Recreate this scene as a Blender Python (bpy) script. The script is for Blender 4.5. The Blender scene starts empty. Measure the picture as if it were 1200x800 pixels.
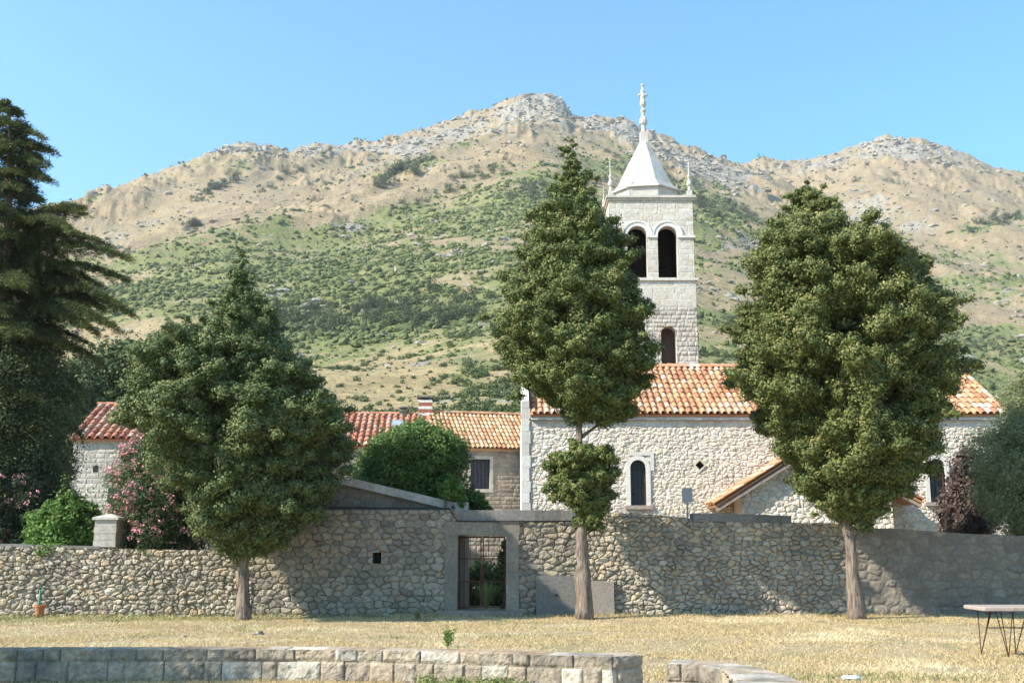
import bpy, math, random
import numpy as np
from math import radians, sin, cos, tan, pi, atan2, sqrt
S = bpy.context.scene
COL = S.collection
# ------------------------------------------------------------ camera, sky, sun, exposure
PITCH = radians(10.82); FPX = 1250.0; EYE = 1.76
cam = bpy.data.cameras.new('camera'); co = bpy.data.objects.new('camera', cam); COL.objects.link(co)
cam.sensor_width = 36.0; cam.lens = 36.0*FPX/1200.0; cam.clip_end = 12000; cam.clip_start = 0.1
co.location = (0, 0, EYE); co.rotation_euler = (pi/2+PITCH, 0, 0); S.camera = co
SUNV = np.array([-0.79, -0.365, 0.67]); SUNV /= np.linalg.norm(SUNV)
w = bpy.data.worlds.new('World'); S.world = w; w.use_nodes = True
nt = w.node_tree; nt.nodes.clear()
wo = nt.nodes.new('ShaderNodeOutputWorld'); bg = nt.nodes.new('ShaderNodeBackground'); sk = nt.nodes.new('ShaderNodeTexSky')
sk.sky_type = 'NISHITA'; sk.sun_disc = False
sk.sun_elevation = math.asin(SUNV[2]); sk.sun_rotation = atan2(SUNV[0], SUNV[1]) % (2*pi)
sk.altitude = 0; sk.air_density = 1.0; sk.dust_density = 0.3; sk.ozone_density = 1.0
bg.inputs['Strength'].default_value = 0.125
tint = nt.nodes.new('ShaderNodeMix'); tint.data_type = 'RGBA'; tint.blend_type = 'MULTIPLY'; tint.inputs[0].default_value = 1; tint.inputs[7].default_value = (0.53, 1.06, 1.30, 1)
nt.links.new(sk.outputs[0], tint.inputs[6]); nt.links.new(tint.outputs[2], bg.inputs[0]); nt.links.new(bg.outputs[0], wo.inputs[0])
sl = bpy.data.lights.new('sun', 'SUN'); sl.energy = 5.0; sl.angle = radians(0.5); sl.color = (1.0, 0.92, 0.79)
so = bpy.data.objects.new('sun', sl); COL.objects.link(so)
from mathutils import Vector
so.rotation_euler = Vector(SUNV).to_track_quat('Z', 'Y').to_euler()
so.location = (-40, -20, 60)
S.view_settings.view_transform = 'Standard'; S.view_settings.look = 'None'; S.view_settings.gamma = 1.0
S.view_settings.use_curve_mapping = False
S.view_settings.exposure = 1.1; HAZE = 0.00016
S.render.engine = 'CYCLES'
S.cycles.max_bounces = 6; S.cycles.diffuse_bounces = 3; S.cycles.transparent_max_bounces = 6
S.cycles.volume_bounces = 0; S.cycles.volume_max_steps = 32

# ------------------------------------------------------------ photo pixel -> point in the place
cp, sp = cos(PITCH), sin(PITCH)
def ray(px, py):
    dx, dy = (px-600)/FPX, (400-py)/FPX
    return dx, cp-dy*sp, sp+dy*cp
def P(px, py, Y):
    a, b, c = ray(px, py); t = Y/b
    return np.array([a*t, Y, EYE+c*t])
def G(px, py, z=0.0):
    a, b, c = ray(px, py); t = (z-EYE)/c
    return np.array([a*t, b*t, z])
def X(px, py, Y): return P(px, py, Y)[0]
def Z(px, py, Y): return P(px, py, Y)[2]

# ------------------------------------------------------------ noise
def h2(i, j, s=0):
    i = (i.astype(np.int64) & 0xffffffff).astype(np.uint64); j = (j.astype(np.int64) & 0xffffffff).astype(np.uint64)
    m = np.uint64(0xffffffff)
    h = (i*np.uint64(374761393) + j*np.uint64(668265263) + np.uint64(s*974711+12345)) & m
    h = ((h ^ (h >> np.uint64(13)))*np.uint64(1274126177)) & m
    h = ((h ^ (h >> np.uint64(15)))*np.uint64(2246822519)) & m
    return ((h ^ (h >> np.uint64(16))) & m).astype(np.float64)/4294967295.0
def vn(x, y, s=0):
    x = np.asarray(x, float); y = np.asarray(y, float)
    i, j = np.floor(x), np.floor(y); u, v = x-i, y-j
    u = u*u*(3-2*u); v = v*v*(3-2*v)
    return (h2(i, j, s)*(1-u)+h2(i+1, j, s)*u)*(1-v)+(h2(i, j+1, s)*(1-u)+h2(i+1, j+1, s)*u)*v
def fbm(x, y, o=4, s=0):
    t = 0; a = 1; n = 0
    for k in range(o):
        t = t+a*vn(x*2**k+k*17.3, y*2**k+k*9.1, s+k); n += a; a *= .5
    return t/n
def ridged(x, y, o=4, s=0):
    t = 0; a = 1; n = 0
    for k in range(o):
        t = t+a*(1-np.abs(2*vn(x*2**k+k*7.7, y*2**k+k*3.1, s+k)-1)); n += a; a *= .5
    return t/n
def sst(a, b, x):
    t = np.clip((x-a)/(b-a), 0, 1); return t*t*(3-2*t)

# ------------------------------------------------------------ objects
def mk(name, V, F, mat, parent=None, attrs=None, smooth=False, loc=None):
    """F: list of int arrays shaped (n,3) or (n,4)"""
    me = bpy.data.meshes.new(name)
    V = np.asarray(V, np.float32).reshape(-1, 3)
    F = [np.asarray(f, np.int32) for f in F if len(f)]
    me.vertices.add(len(V)); me.vertices.foreach_set('co', V.ravel())
    loops = np.concatenate([f.ravel() for f in F]); counts = np.concatenate([np.full(len(f), f.shape[1]) for f in F])
    me.loops.add(len(loops)); me.loops.foreach_set('vertex_index', loops.astype(np.int32))
    me.polygons.add(len(counts)); st = np.concatenate([[0], np.cumsum(counts)[:-1]])
    me.polygons.foreach_set('loop_start', st.astype(np.int32))
    me.polygons.foreach_set('use_smooth', np.full(len(counts), bool(smooth)))
    me.update(calc_edges=True)
    for k, a in (attrs or {}).items():
        at = me.attributes.new(k, 'FLOAT', 'POINT'); at.data.foreach_set('value', np.asarray(a, np.float32))
    o = bpy.data.objects.new(name, me); COL.objects.link(o)
    for m in (mat if isinstance(mat, (list, tuple)) else [mat]): me.materials.append(m)
    if parent is not None: o.parent = parent
    if loc is not None: o.location = loc
    return o
def tag(o, label=None, cat=None, group=None, kind=None):
    if label: o['label'] = label
    if cat: o['category'] = cat
    if group: o['group'] = group
    if kind: o['kind'] = kind
    return o
def thing(name, label, cat, loc=(0, 0, 0), rz=0, group=None):
    o = bpy.data.objects.new(name, None); COL.objects.link(o)
    o.location = tuple(float(v) for v in loc); o.rotation_euler = (0, 0, rz)
    o.empty_display_size = 0.3
    return tag(o, label, cat, group)
class MB:
    """collects shapes into one mesh"""
    def __init__(s): s.V = []; s.T = []; s.Q = []; s.n = 0; s.A = {}
    def add(s, V, Q=(), T=(), **att):
        V = np.asarray(V, float).reshape(-1, 3)
        if len(Q): s.Q.append(np.asarray(Q, int).reshape(-1, 4)+s.n)
        if len(T): s.T.append(np.asarray(T, int).reshape(-1, 3)+s.n)
        for k in set(s.A) | set(att):
            if k not in s.A: s.A[k] = [np.full(s.n, .5)] if s.n else []
            a = att.get(k, .5); s.A[k].append(np.full(len(V), a, float) if np.isscalar(a) else np.asarray(a, float))
        s.V.append(V); s.n += len(V); return s
    def box(s, x0, x1, y0, y1, z0, z1, **a):
        V = [(x, y, z) for z in (z0, z1) for y in (y0, y1) for x in (x0, x1)]
        return s.add(V, [(0, 2, 3, 1), (4, 5, 7, 6), (0, 1, 5, 4), (2, 6, 7, 3), (0, 4, 6, 2), (1, 3, 7, 5)], **a)
    def hexa(s, b, t, **a):
        """b,t: four bottom and four top points in order"""
        V = list(b)+list(t)
        return s.add(V, [(3, 2, 1, 0), (4, 5, 6, 7), (0, 1, 5, 4), (1, 2, 6, 5), (2, 3, 7, 6), (3, 0, 4, 7)], **a)
    def tube(s, pts, rad, n=8, cap=True, wob=0, rng=None, **a):
        pts = np.asarray(pts, float); m = len(pts); rad = np.full(m, rad) if np.isscalar(rad) else np.asarray(rad)
        V = []
        ref = np.array([0.3, 1, 0.1])
        for i in range(m):
            d = pts[min(i+1, m-1)]-pts[max(i-1, 0)]; d = d/(np.linalg.norm(d)+1e-9)
            r = ref if abs(d@ref/np.linalg.norm(ref)) < .9 else np.array([1., 0, 0])
            u = np.cross(d, r); u /= np.linalg.norm(u); v = np.cross(d, u)
            for k in range(n):
                q = 2*pi*k/n; rr = rad[i]*(1+(wob*(rng.random()-.5) if rng is not None else 0))
                V.append(pts[i]+rr*(cos(q)*u+sin(q)*v))
        Q = [(i*n+k, i*n+(k+1) % n, (i+1)*n+(k+1) % n, (i+1)*n+k) for i in range(m-1) for k in range(n)]
        T = []
        if cap:
            V.append(pts[0]); V.append(pts[-1]); a0 = m*n; a1 = a0+1
            T = [(a0, (k+1) % n, k) for k in range(n)]+[(a1, (m-1)*n+k, (m-1)*n+(k+1) % n) for k in range(n)]
        return s.add(V, Q, T, **a)
    def lathe(s, c, prof, n=16, **a):
        V = []; m = len(prof)
        for r, z in prof:
            for k in range(n): q = 2*pi*k/n; V.append((c[0]+r*cos(q), c[1]+r*sin(q), c[2]+z))
        Q = [(i*n+k, i*n+(k+1) % n, (i+1)*n+(k+1) % n, (i+1)*n+k) for i in range(m-1) for k in range(n)]
        V.append((c[0], c[1], c[2]+prof[0][1])); V.append((c[0], c[1], c[2]+prof[-1][1]))
        T = [(m*n, (k+1) % n, k) for k in range(n)]+[(m*n+1, (m-1)*n+k, (m-1)*n+(k+1) % n) for k in range(n)]
        return s.add(V, Q, T, **a)
    def ring(s, inner, outer, y0, y1, **a):
        """flat band between two open (x,z) contours, extruded from y0 (front) to y1 (back)"""
        n = len(inner); V = [(x, y0, z) for x, z in inner]+[(x, y0, z) for x, z in outer]+[(x, y1, z) for x, z in inner]+[(x, y1, z) for x, z in outer]
        Q = []
        for i in range(n-1):
            Q += [(i, i+1, n+i+1, n+i), (2*n+i, 3*n+i, 3*n+i+1, 2*n+i+1), (i, 2*n+i, 2*n+i+1, i+1), (n+i, n+i+1, 3*n+i+1, 3*n+i)]
        Q += [(0, n, 3*n, 2*n), (n-1, 3*n-1, 4*n-1, 2*n-1)][:0]
        Q += [(0, n, 3*n, 2*n), (n-1, 2*n+n-1, 3*n+n-1, n+n-1)]
        return s.add(V, Q, **a)
    def build(s, name, mat, parent=None, smooth=False):
        V = np.concatenate(s.V); F = []
        if s.T: F.append(np.concatenate(s.T))
        if s.Q: F.append(np.concatenate(s.Q))
        return mk(name, V, F, mat, parent, {k: np.concatenate(v) for k, v in s.A.items()}, smooth)

# ------------------------------------------------------------ materials
class NT:
    def __init__(s, name):
        s.m = bpy.data.materials.new(name); s.m.use_nodes = True; s.t = s.m.node_tree; s.t.nodes.clear()
        s.out = s.n('ShaderNodeOutputMaterial'); s.b = s.n('ShaderNodeBsdfPrincipled'); s.l(s.b.outputs[0], s.out.inputs[0])
        s.b.inputs['Roughness'].default_value = .9; s.b.inputs['Specular IOR Level'].default_value = .25
    def n(s, t, **k):
        x = s.t.nodes.new(t)
        for a, v in k.items(): setattr(x, a, v)
        return x
    def l(s, a, b): s.t.links.new(a, b)
    def v(s, sock, val):
        if hasattr(val, 'is_output') or isinstance(val, bpy.types.NodeSocket): s.l(val, sock)
        else: sock.default_value = val
    def attr(s, name): return s.n('ShaderNodeAttribute', attribute_name=name).outputs['Fac']
    def noise(s, scale, detail=4, rough=.6, vec=None, dim='3D'):
        x = s.n('ShaderNodeTexNoise'); x.inputs['Scale'].default_value = scale; x.inputs['Detail'].default_value = detail
        x.inputs['Roughness'].default_value = rough
        s.l(vec if vec is not None else s.pos(), x.inputs['Vector']); return x.outputs['Fac']
    def pos(s):
        if not hasattr(s, '_p'): s._p = s.n('ShaderNodeTexCoord').outputs['Object']
        return s._p
    def scale(s, vec, sc):
        x = s.n('ShaderNodeMapping'); x.inputs['Scale'].default_value = sc; s.l(vec, x.inputs['Vector']); return x.outputs[0]
    def ramp(s, f, stops):
        x = s.n('ShaderNodeValToRGB'); e = x.color_ramp.elements
        while len(e) < len(stops): e.new(.5)
        for q, (p, c) in zip(e, stops): q.position = p; q.color = (*c, 1) if len(c) == 3 else c
        s.l(f, x.inputs[0]); return x.outputs[0]
    def mix(s, f, a, b, mode='MIX'):
        x = s.n('ShaderNodeMix', data_type='RGBA', blend_type=mode); x.clamp_factor = True
        s.v(x.inputs[0], f); s.v(x.inputs[6], (*a, 1) if isinstance(a, tuple) else a); s.v(x.inputs[7], (*b, 1) if isinstance(b, tuple) else b)
        return x.outputs[2]
    def math(s, op, a, b=0.0, clamp=False):
        x = s.n('ShaderNodeMath', operation=op); x.use_clamp = clamp; s.v(x.inputs[0], a); s.v(x.inputs[1], b); return x.outputs[0]
    def rng(s, f, a, b, c=0., d=1.):
        x = s.n('ShaderNodeMapRange'); s.l(f, x.inputs[0])
        for i, q in enumerate((a, b, c, d)): x.inputs[i+1].default_value = q
        return x.outputs[0]
    def color(s, c): s.v(s.b.inputs['Base Color'], (*c, 1) if isinstance(c, tuple) else c)
    def bump(s, f, dist=.02, st=1.0):
        x = s.n('ShaderNodeBump'); x.inputs['Distance'].default_value = dist; x.inputs['Strength'].default_value = st
        s.l(f, x.inputs['Height']); s.l(x.outputs[0], s.b.inputs['Normal'])
def stone_mat(name, mortar, stops, stain=.35, sc=1.0, warm=None, bump=.012, dk=(.62, .60, .56)):
    t = NT(name)
    r = t.ramp(t.attr('rnd'), stops)
    n1 = t.noise(9*sc, 6, .7); n2 = t.noise(1.1*sc, 5, .6); n3 = t.noise(55*sc, 3, .7)
    c = t.mix(t.rng(n1, .38, .62, 0, .65), r, t.mix(1.0, r, dk, 'MULTIPLY'))
    c = t.mix(t.rng(t.attr('mor'), .0, .55), mortar, c)
    c = t.mix(t.math('MULTIPLY', t.rng(n2, .44, .66), stain), c, (.16, .145, .125))
    c = t.mix(t.rng(n3, .55, .75, 0, .35), c, t.mix(1.0, c, (.55, .53, .5), 'MULTIPLY'))
    if warm: c = t.mix(t.rng(t.noise(2.3*sc, 4), .5, .72, 0, .6), c, warm)
    t.color(c); t.b.inputs['Roughness'].default_value = .95
    t.bump(t.math('ADD', n1, t.math('MULTIPLY', n3, .6)), bump, 1.0)
    return t.m
M = {}
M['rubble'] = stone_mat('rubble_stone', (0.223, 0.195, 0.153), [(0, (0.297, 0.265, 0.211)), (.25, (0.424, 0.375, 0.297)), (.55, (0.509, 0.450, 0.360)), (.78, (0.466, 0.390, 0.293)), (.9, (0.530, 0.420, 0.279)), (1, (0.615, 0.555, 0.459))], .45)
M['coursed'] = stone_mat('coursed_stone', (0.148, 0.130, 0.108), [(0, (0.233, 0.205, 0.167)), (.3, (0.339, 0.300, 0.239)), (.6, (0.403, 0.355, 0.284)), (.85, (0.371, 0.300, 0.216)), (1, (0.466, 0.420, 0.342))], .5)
M['pale'] = stone_mat('pale_church_rubble', (.66, .60, .51), [(0, (.62, .56, .47)), (.3, (.72, .66, .56)), (.6, (.76, .70, .61)), (.8, (.71, .60, .48)), (1, (.80, .76, .68))], .12, 1.0)
M['ashlar'] = stone_mat('pale_ashlar', (.42, .39, .35), [(0, (.56, .52, .46)), (.4, (.64, .60, .53)), (.75, (.58, .52, .44)), (1, (.70, .67, .61))], .22, 1.0)
M['towerrough'] = stone_mat('tower_rough', (.46, .42, .37), [(0, (.42, .38, .34)), (.4, (.56, .51, .44)), (.75, (.48, .41, .35)), (1, (.62, .58, .52))], .3, 1.0)
M['house'] = stone_mat('house_ashlar', (.26, .24, .21), [(0, (.26, .22, .18)), (.3, (.36, .31, .25)), (.6, (.40, .35, .28)), (.8, (.36, .27, .21)), (1, (.47, .43, .37))], .3)
M['annex'] = stone_mat('annex_ashlar', (.30, .29, .27), [(0, (.42, .40, .36)), (.5, (.50, .47, .42)), (1, (.56, .53, .48))], .25)
M['block'] = stone_mat('kerb_blocks', (0.180, 0.160, 0.126), [(0, (0.445, 0.380, 0.288)), (.4, (0.572, 0.480, 0.369)), (.7, (0.636, 0.510, 0.369)), (.82, (0.509, 0.350, 0.207)), (.9, (0.657, 0.580, 0.468)), (1, (0.784, 0.710, 0.594))], .8, 1.6, bump=.03, dk=(.45, .43, .40))
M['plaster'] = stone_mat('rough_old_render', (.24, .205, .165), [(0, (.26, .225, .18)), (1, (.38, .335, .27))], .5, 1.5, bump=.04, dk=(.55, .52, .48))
M['coping'] = stone_mat('grey_coping', (.12, .12, .115), [(0, (.17, .17, .165)), (1, (.27, .265, .25))], .35, 1.5, dk=(.45, .43, .40))
M['dressed'] = stone_mat('dressed_stone', (.62, .6, .56), [(0, (.58, .55, .50)), (1, (.76, .74, .70))], .1, 1.5, bump=.004)
M['slab_dark'] = stone_mat('dark_slab', (.2, .19, .18), [(0, (.17, .165, .155)), (1, (.2, .19, .18))], .3, 2, bump=.004, dk=(.45, .43, .40))
M['slab_pale'] = stone_mat('pale_slab', (.3, .27, .23), [(0, (.28, .25, .21)), (1, (.34, .30, .25))], .25, 2, bump=.004, dk=(.45, .43, .40))
M['jamb'] = stone_mat('jamb_stone', (0.212, 0.190, 0.162), [(0, (0.233, 0.210, 0.171)), (1, (0.360, 0.320, 0.257))], .7, 1.5, bump=.006, dk=(.45, .43, .40))

def simple(name, c, rough=.8, metal=0, ns=0, var=.5):
    t = NT(name)
    if ns:
        n = t.noise(ns, 5, .65); t.color(t.mix(t.rng(n, .35, .7), tuple(v*(1-var) for v in c), c)); t.bump(n, .01, .5)
    else: t.color(c)
    t.b.inputs['Roughness'].default_value = rough; t.b.inputs['Metallic'].default_value = metal
    return t.m
M['white_spire'] = stone_mat('whitewashed_spire', (.50, .465, .42), [(0, (.54, .505, .455)), (1, (.64, .60, .545))], .30, 1.2, bump=.02)
M['rust'] = simple('rusted_iron', (.13, .055, .035), .8, .3, 25)
M['iron'] = simple('dark_iron', (.05, .045, .045), .6, .6, 20)
M['glass'] = simple('dark_window_glass', (.035, .045, .06), .18)
M['wood'] = simple('weathered_wood', (.12, .075, .055), .85, 0, 12)
M['pipe'] = simple('black_pipe', (.03, .035, .045), .5)
M['concrete'] = simple('pale_concrete', (.42, .34, .29), .9, 0, 14, .35)
M['green_paint'] = simple('green_painted_metal', (.02, .24, .17), .45)
M['terracotta'] = simple('terracotta', (.50, .20, .10), .85, 0, 18, .4)
M['grey_metal'] = simple('grey_metal', (.32, .34, .36), .45, .5)
M['lampglass'] = simple('floodlight_glass', (.30, .34, .38), .15)
M['mortar'] = simple('pale_mortar', (.6, .55, .48), .95, 0, 10, .3)
M['dark'] = simple('dark_interior', (.03, .025, .022), .95)
M['plastic'] = simple('clear_plastic_litter', (.55, .6, .68), .25)
M['brick'] = simple('red_brick', (.42, .15, .10), .9, 0, 12, .4)
def tile_mat(name, stops):
    t = NT(name); n = t.noise(14, 5, .7); n2 = t.noise(1.3, 4, .6)
    c = t.ramp(t.attr('rnd'), stops)
    c = t.mix(t.rng(n, .5, .72, 0, .6), c, t.mix(1.0, c, (.6, .55, .52), 'MULTIPLY'))
    c = t.mix(t.rng(n2, .5, .8, 0, .35), c, (.20, .14, .11))
    t.color(c); t.bump(n, .01, .6); return t.m
M['tile'] = tile_mat('terracotta_roof_tile', [(0, (.32, .14, .075)), (.25, (.49, .245, .125)), (.5, (.56, .31, .165)), (.72, (.51, .29, .18)), (.86, (.60, .42, .30)), (1, (.66, .54, .44))])
M['tile_old'] = tile_mat('weathered_roof_tile', [(0, (.30, .12, .08)), (.3, (.46, .20, .12)), (.6, (.52, .26, .16)), (.85, (.42, .25, .18)), (1, (.50, .38, .30))])
M['tile_ochre'] = tile_mat('ochre_roof_tile', [(0, (.36, .19, .10)), (.4, (.50, .29, .155)), (.7, (.54, .36, .21)), (1, (.60, .46, .33))])

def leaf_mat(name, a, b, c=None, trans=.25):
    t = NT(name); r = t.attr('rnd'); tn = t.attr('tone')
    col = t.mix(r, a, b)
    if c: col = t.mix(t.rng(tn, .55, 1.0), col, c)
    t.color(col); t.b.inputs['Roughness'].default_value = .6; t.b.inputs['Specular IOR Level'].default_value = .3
    tr = t.n('ShaderNodeBsdfTranslucent'); t.l(t.mix(.5, col, (.25, .35, .05), 'MULTIPLY') if False else col, tr.inputs[0])
    mx = t.n('ShaderNodeMixShader'); mx.inputs[0].default_value = trans
    t.l(t.b.outputs[0], mx.inputs[1]); t.l(tr.outputs[0], mx.inputs[2]); t.l(mx.outputs[0], t.out.inputs[0])
    return t.m
M['cypress'] = leaf_mat('cypress_leaf', (.075, .10, .026), (.155, .185, .052), (.27, .265, .09), trans=.12)
M['cypress_b'] = leaf_mat('cypress_leaf_yellowish', (.08, .10, .026), (.165, .185, .052), (.31, .28, .10), trans=.12)
M['cypress_a'] = leaf_mat('juniper_leaf', (.07, .10, .032), (.135, .17, .052), (.24, .25, .09), trans=.12)
M['cedar'] = leaf_mat('cedar_needle', (.06, .085, .04), (.13, .165, .06), (.23, .25, .09))
M['olean_shaded'] = leaf_mat('shaded_oleander_leaf', (.022, .038, .018), (.04, .062, .026))  # oleander under the cedar: the cedar's shade is put into this dark leaf colour
M['bush'] = leaf_mat('bright_bush_leaf', (.07, .14, .025), (.14, .25, .05), (.20, .30, .08), .35)
M['laurel'] = leaf_mat('laurel_leaf', (.07, .13, .03), (.13, .21, .05), (.18, .26, .07), .3)
M['olean'] = leaf_mat('oleander_leaf', (.05, .085, .035), (.10, .15, .06), (.14, .18, .08), .3)
M['pink'] = leaf_mat('pink_petal', (.80, .30, .36), (.85, .48, .50), None, .3)
M['plum'] = leaf_mat('purple_leaf', (.075, .05, .045), (.15, .105, .085), (.24, .18, .15), .3)
M['olive'] = leaf_mat('olive_leaf', (.16, .19, .08), (.28, .31, .15), (.36, .38, .22), .3)
M['farleaf'] = leaf_mat('hill_leaf', (.055, .08, .028), (.115, .145, .05), (.15, .17, .07), .2)
M['straw'] = leaf_mat('dry_grass_blade', (.45, .34, .17), (.68, .55, .32), (.80, .68, .44), .3)
M['greengrass'] = leaf_mat('green_grass_blade', (.12, .17, .05), (.25, .28, .09), (.40, .36, .14), .3)
M['yucca'] = leaf_mat('strap_leaf', (.20, .30, .08), (.40, .46, .20), None, .3)
t = NT('tree_bark'); v = t.scale(t.pos(), (9, 9, 1.1)); n = t.noise(2.2, 6, .7, v)
t.color(t.mix(t.rng(n, .35, .65), (.09, .07, .055), (.40, .31, .24))); t.bump(n, .09, 1.0); M['bark'] = t.m

# ------------------------------------------------------------ relief stone faces
def fine(s, z, sd): return (fbm(s*9, z*9, 3, sd)-.5)
def cells_rubble(s, z, cw, ch, jit, sd):
    """jittered voronoi -> edge distance (0 at the joint) and a random value per stone"""
    s = s+.28*cw*(fbm(s/cw*.8, z/ch*1.3, 2, sd+31)-.5)*2; z = z+.2*ch*(fbm(s/cw*1.1+9, z/ch*1.1, 2, sd+37)-.5)*2
    j0 = np.floor(z/ch); f1 = np.full(s.shape, 1e9); f2 = f1.copy(); rid = np.zeros(s.shape)
    for dj in (-1, 0, 1):
        j = j0+dj; off = .5*(j % 2)
        i0 = np.floor(s/cw-off)
        for di in (-2, -1, 0, 1, 2):
            i = i0+di; a = h2(i, j, sd); b = h2(i, j, sd+5); c = h2(i, j, sd+9)
            cx = (i+off+.5+jit*(a-.5))*cw; cz = (j+.5+jit*.7*(b-.5))*ch
            d = np.sqrt(((s-cx)/cw)**2+((z-cz)/ch)**2)-.30*(c-.5)
            m = d < f1; f2 = np.where(m, f1, np.minimum(f2, d)); rid = np.where(m, h2(i, j, sd+13), rid); f1 = np.where(m, d, f1)
    return (f2-f1)*min(cw, ch), rid
def cells_ashlar(s, z, cw, ch, jit, sd):
    r = np.random.default_rng(sd); rows = [z.min()-ch]
    while rows[-1] < z.max()+ch: rows.append(rows[-1]+ch*(1+jit*.5*(r.random()-.5)))
    rows = np.array(rows); j = np.searchsorted(rows, z)-1; e = np.minimum(z-rows[j], rows[j+1]-z)
    rid = np.zeros(s.shape); es = np.zeros(s.shape); lo, hi = s.min()-cw, s.max()+cw
    for k in np.unique(j):
        b = [lo-cw*r.random()]
        while b[-1] < hi: b.append(b[-1]+cw*(1+jit*1.3*(r.random()-.5)))
        b = np.array(b); m = j == k; i = np.searchsorted(b, s[m])-1
        es[m] = np.minimum(s[m]-b[i], b[i+1]-s[m]); rid[m] = h2(i.astype(float), np.full(i.shape, float(k)), sd+3)
    return np.minimum(e, es), rid
def relief(mb, s0, s1, z0, top, Y=None, path=None, cw=.3, ch=.2, jit=.7, depth=.04, step=.022, mode='rubble', sd=1, holes=(), mask=None, joint=.03, zbreaks=()):
    """adds a displaced stone face. top: number or function of s. holes: rectangles (s0,s1,z0,z1). mask(s,z)->True keeps the face.
       Y: the front plane; or path(s)->x,y,nx,ny"""
    tf = top if callable(top) else (lambda s: np.full(np.shape(s), float(top)))
    bs = sorted({s0, s1, *[h[0] for h in holes], *[h[1] for h in holes]}); bs = [b for b in bs if s0 <= b <= s1]
    ss = np.concatenate([np.linspace(a, b, max(2, int(math.ceil((b-a)/step))+1))[:-1] for a, b in zip(bs[:-1], bs[1:])]+[[s1]])
    zmax = float(np.max(tf(ss))); bz = sorted({z0, zmax, *zbreaks, *[h[2] for h in holes], *[h[3] for h in holes]}); bz = [b for b in bz if z0 <= b <= zmax]
    zz = np.concatenate([np.linspace(a, b, max(2, int(math.ceil((b-a)/step))+1))[:-1] for a, b in zip(bz[:-1], bz[1:])]+[[zmax]])
    s, z = np.meshgrid(ss, zz); tt = tf(s); over = z-tt; z = np.minimum(z, tt)
    e, rid = (cells_rubble if mode == 'rubble' else cells_ashlar)(s, z, cw, ch, jit, sd)
    k = sst(0, joint, e); d = depth*k*(.45+.75*h2(rid*9999, rid*0, 7)+.25*sst(joint, joint*3, e))+depth*.9*fine(s, z, sd)*(.3+k)+depth*.35*(vn(s*45, z*45, sd)-.5)
    n, m = s.shape
    if path is None: V = np.stack([s, Y-d, z], -1)
    else:
        x, y, nx, ny = path(s); V = np.stack([x+nx*d, y+ny*d, z], -1)
    idx = np.arange(n*m).reshape(n, m)
    Q = np.stack([idx[:-1, :-1], idx[:-1, 1:], idx[1:, 1:], idx[1:, :-1]], -1).reshape(-1, 4)
    sc = (s[:-1, :-1]+s[1:, 1:])/2; zc = (z[:-1, :-1]+z[1:, 1:])/2; keep = over[:-1, :-1] < -1e-6
    keep |= (over[:-1, 1:] < -1e-6)
    for (a, b, c, f) in holes: keep &= ~((sc > a) & (sc < b) & (zc > c) & (zc < f))
    if mask is not None: keep &= mask(sc, zc)
    Q = Q[keep.ravel()]; used = np.unique(Q); mp = np.full(n*m, -1); mp[used] = np.arange(len(used))
    mb.add(V.reshape(-1, 3)[used], mp[Q], rnd=rid.ravel()[used], mor=k.ravel()[used])
    return mb
def arch(cx, z0, w, zs, n=14, grow=0):
    """(x,z) contour of a round-headed opening, spring line at zs"""
    r = w/2+grow
    return [(cx-r, z0)]+[(cx-r*cos(pi*k/n), zs+r*sin(pi*k/n)) for k in range(n+1)]+[(cx+r, z0)]
def in_arch(s, z, cx, z0, w, zs):
    r = w/2
    return (np.abs(s-cx) < r) & (z > z0) & ((z < zs) | ((s-cx)**2+(z-zs)**2 < r*r))

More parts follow.
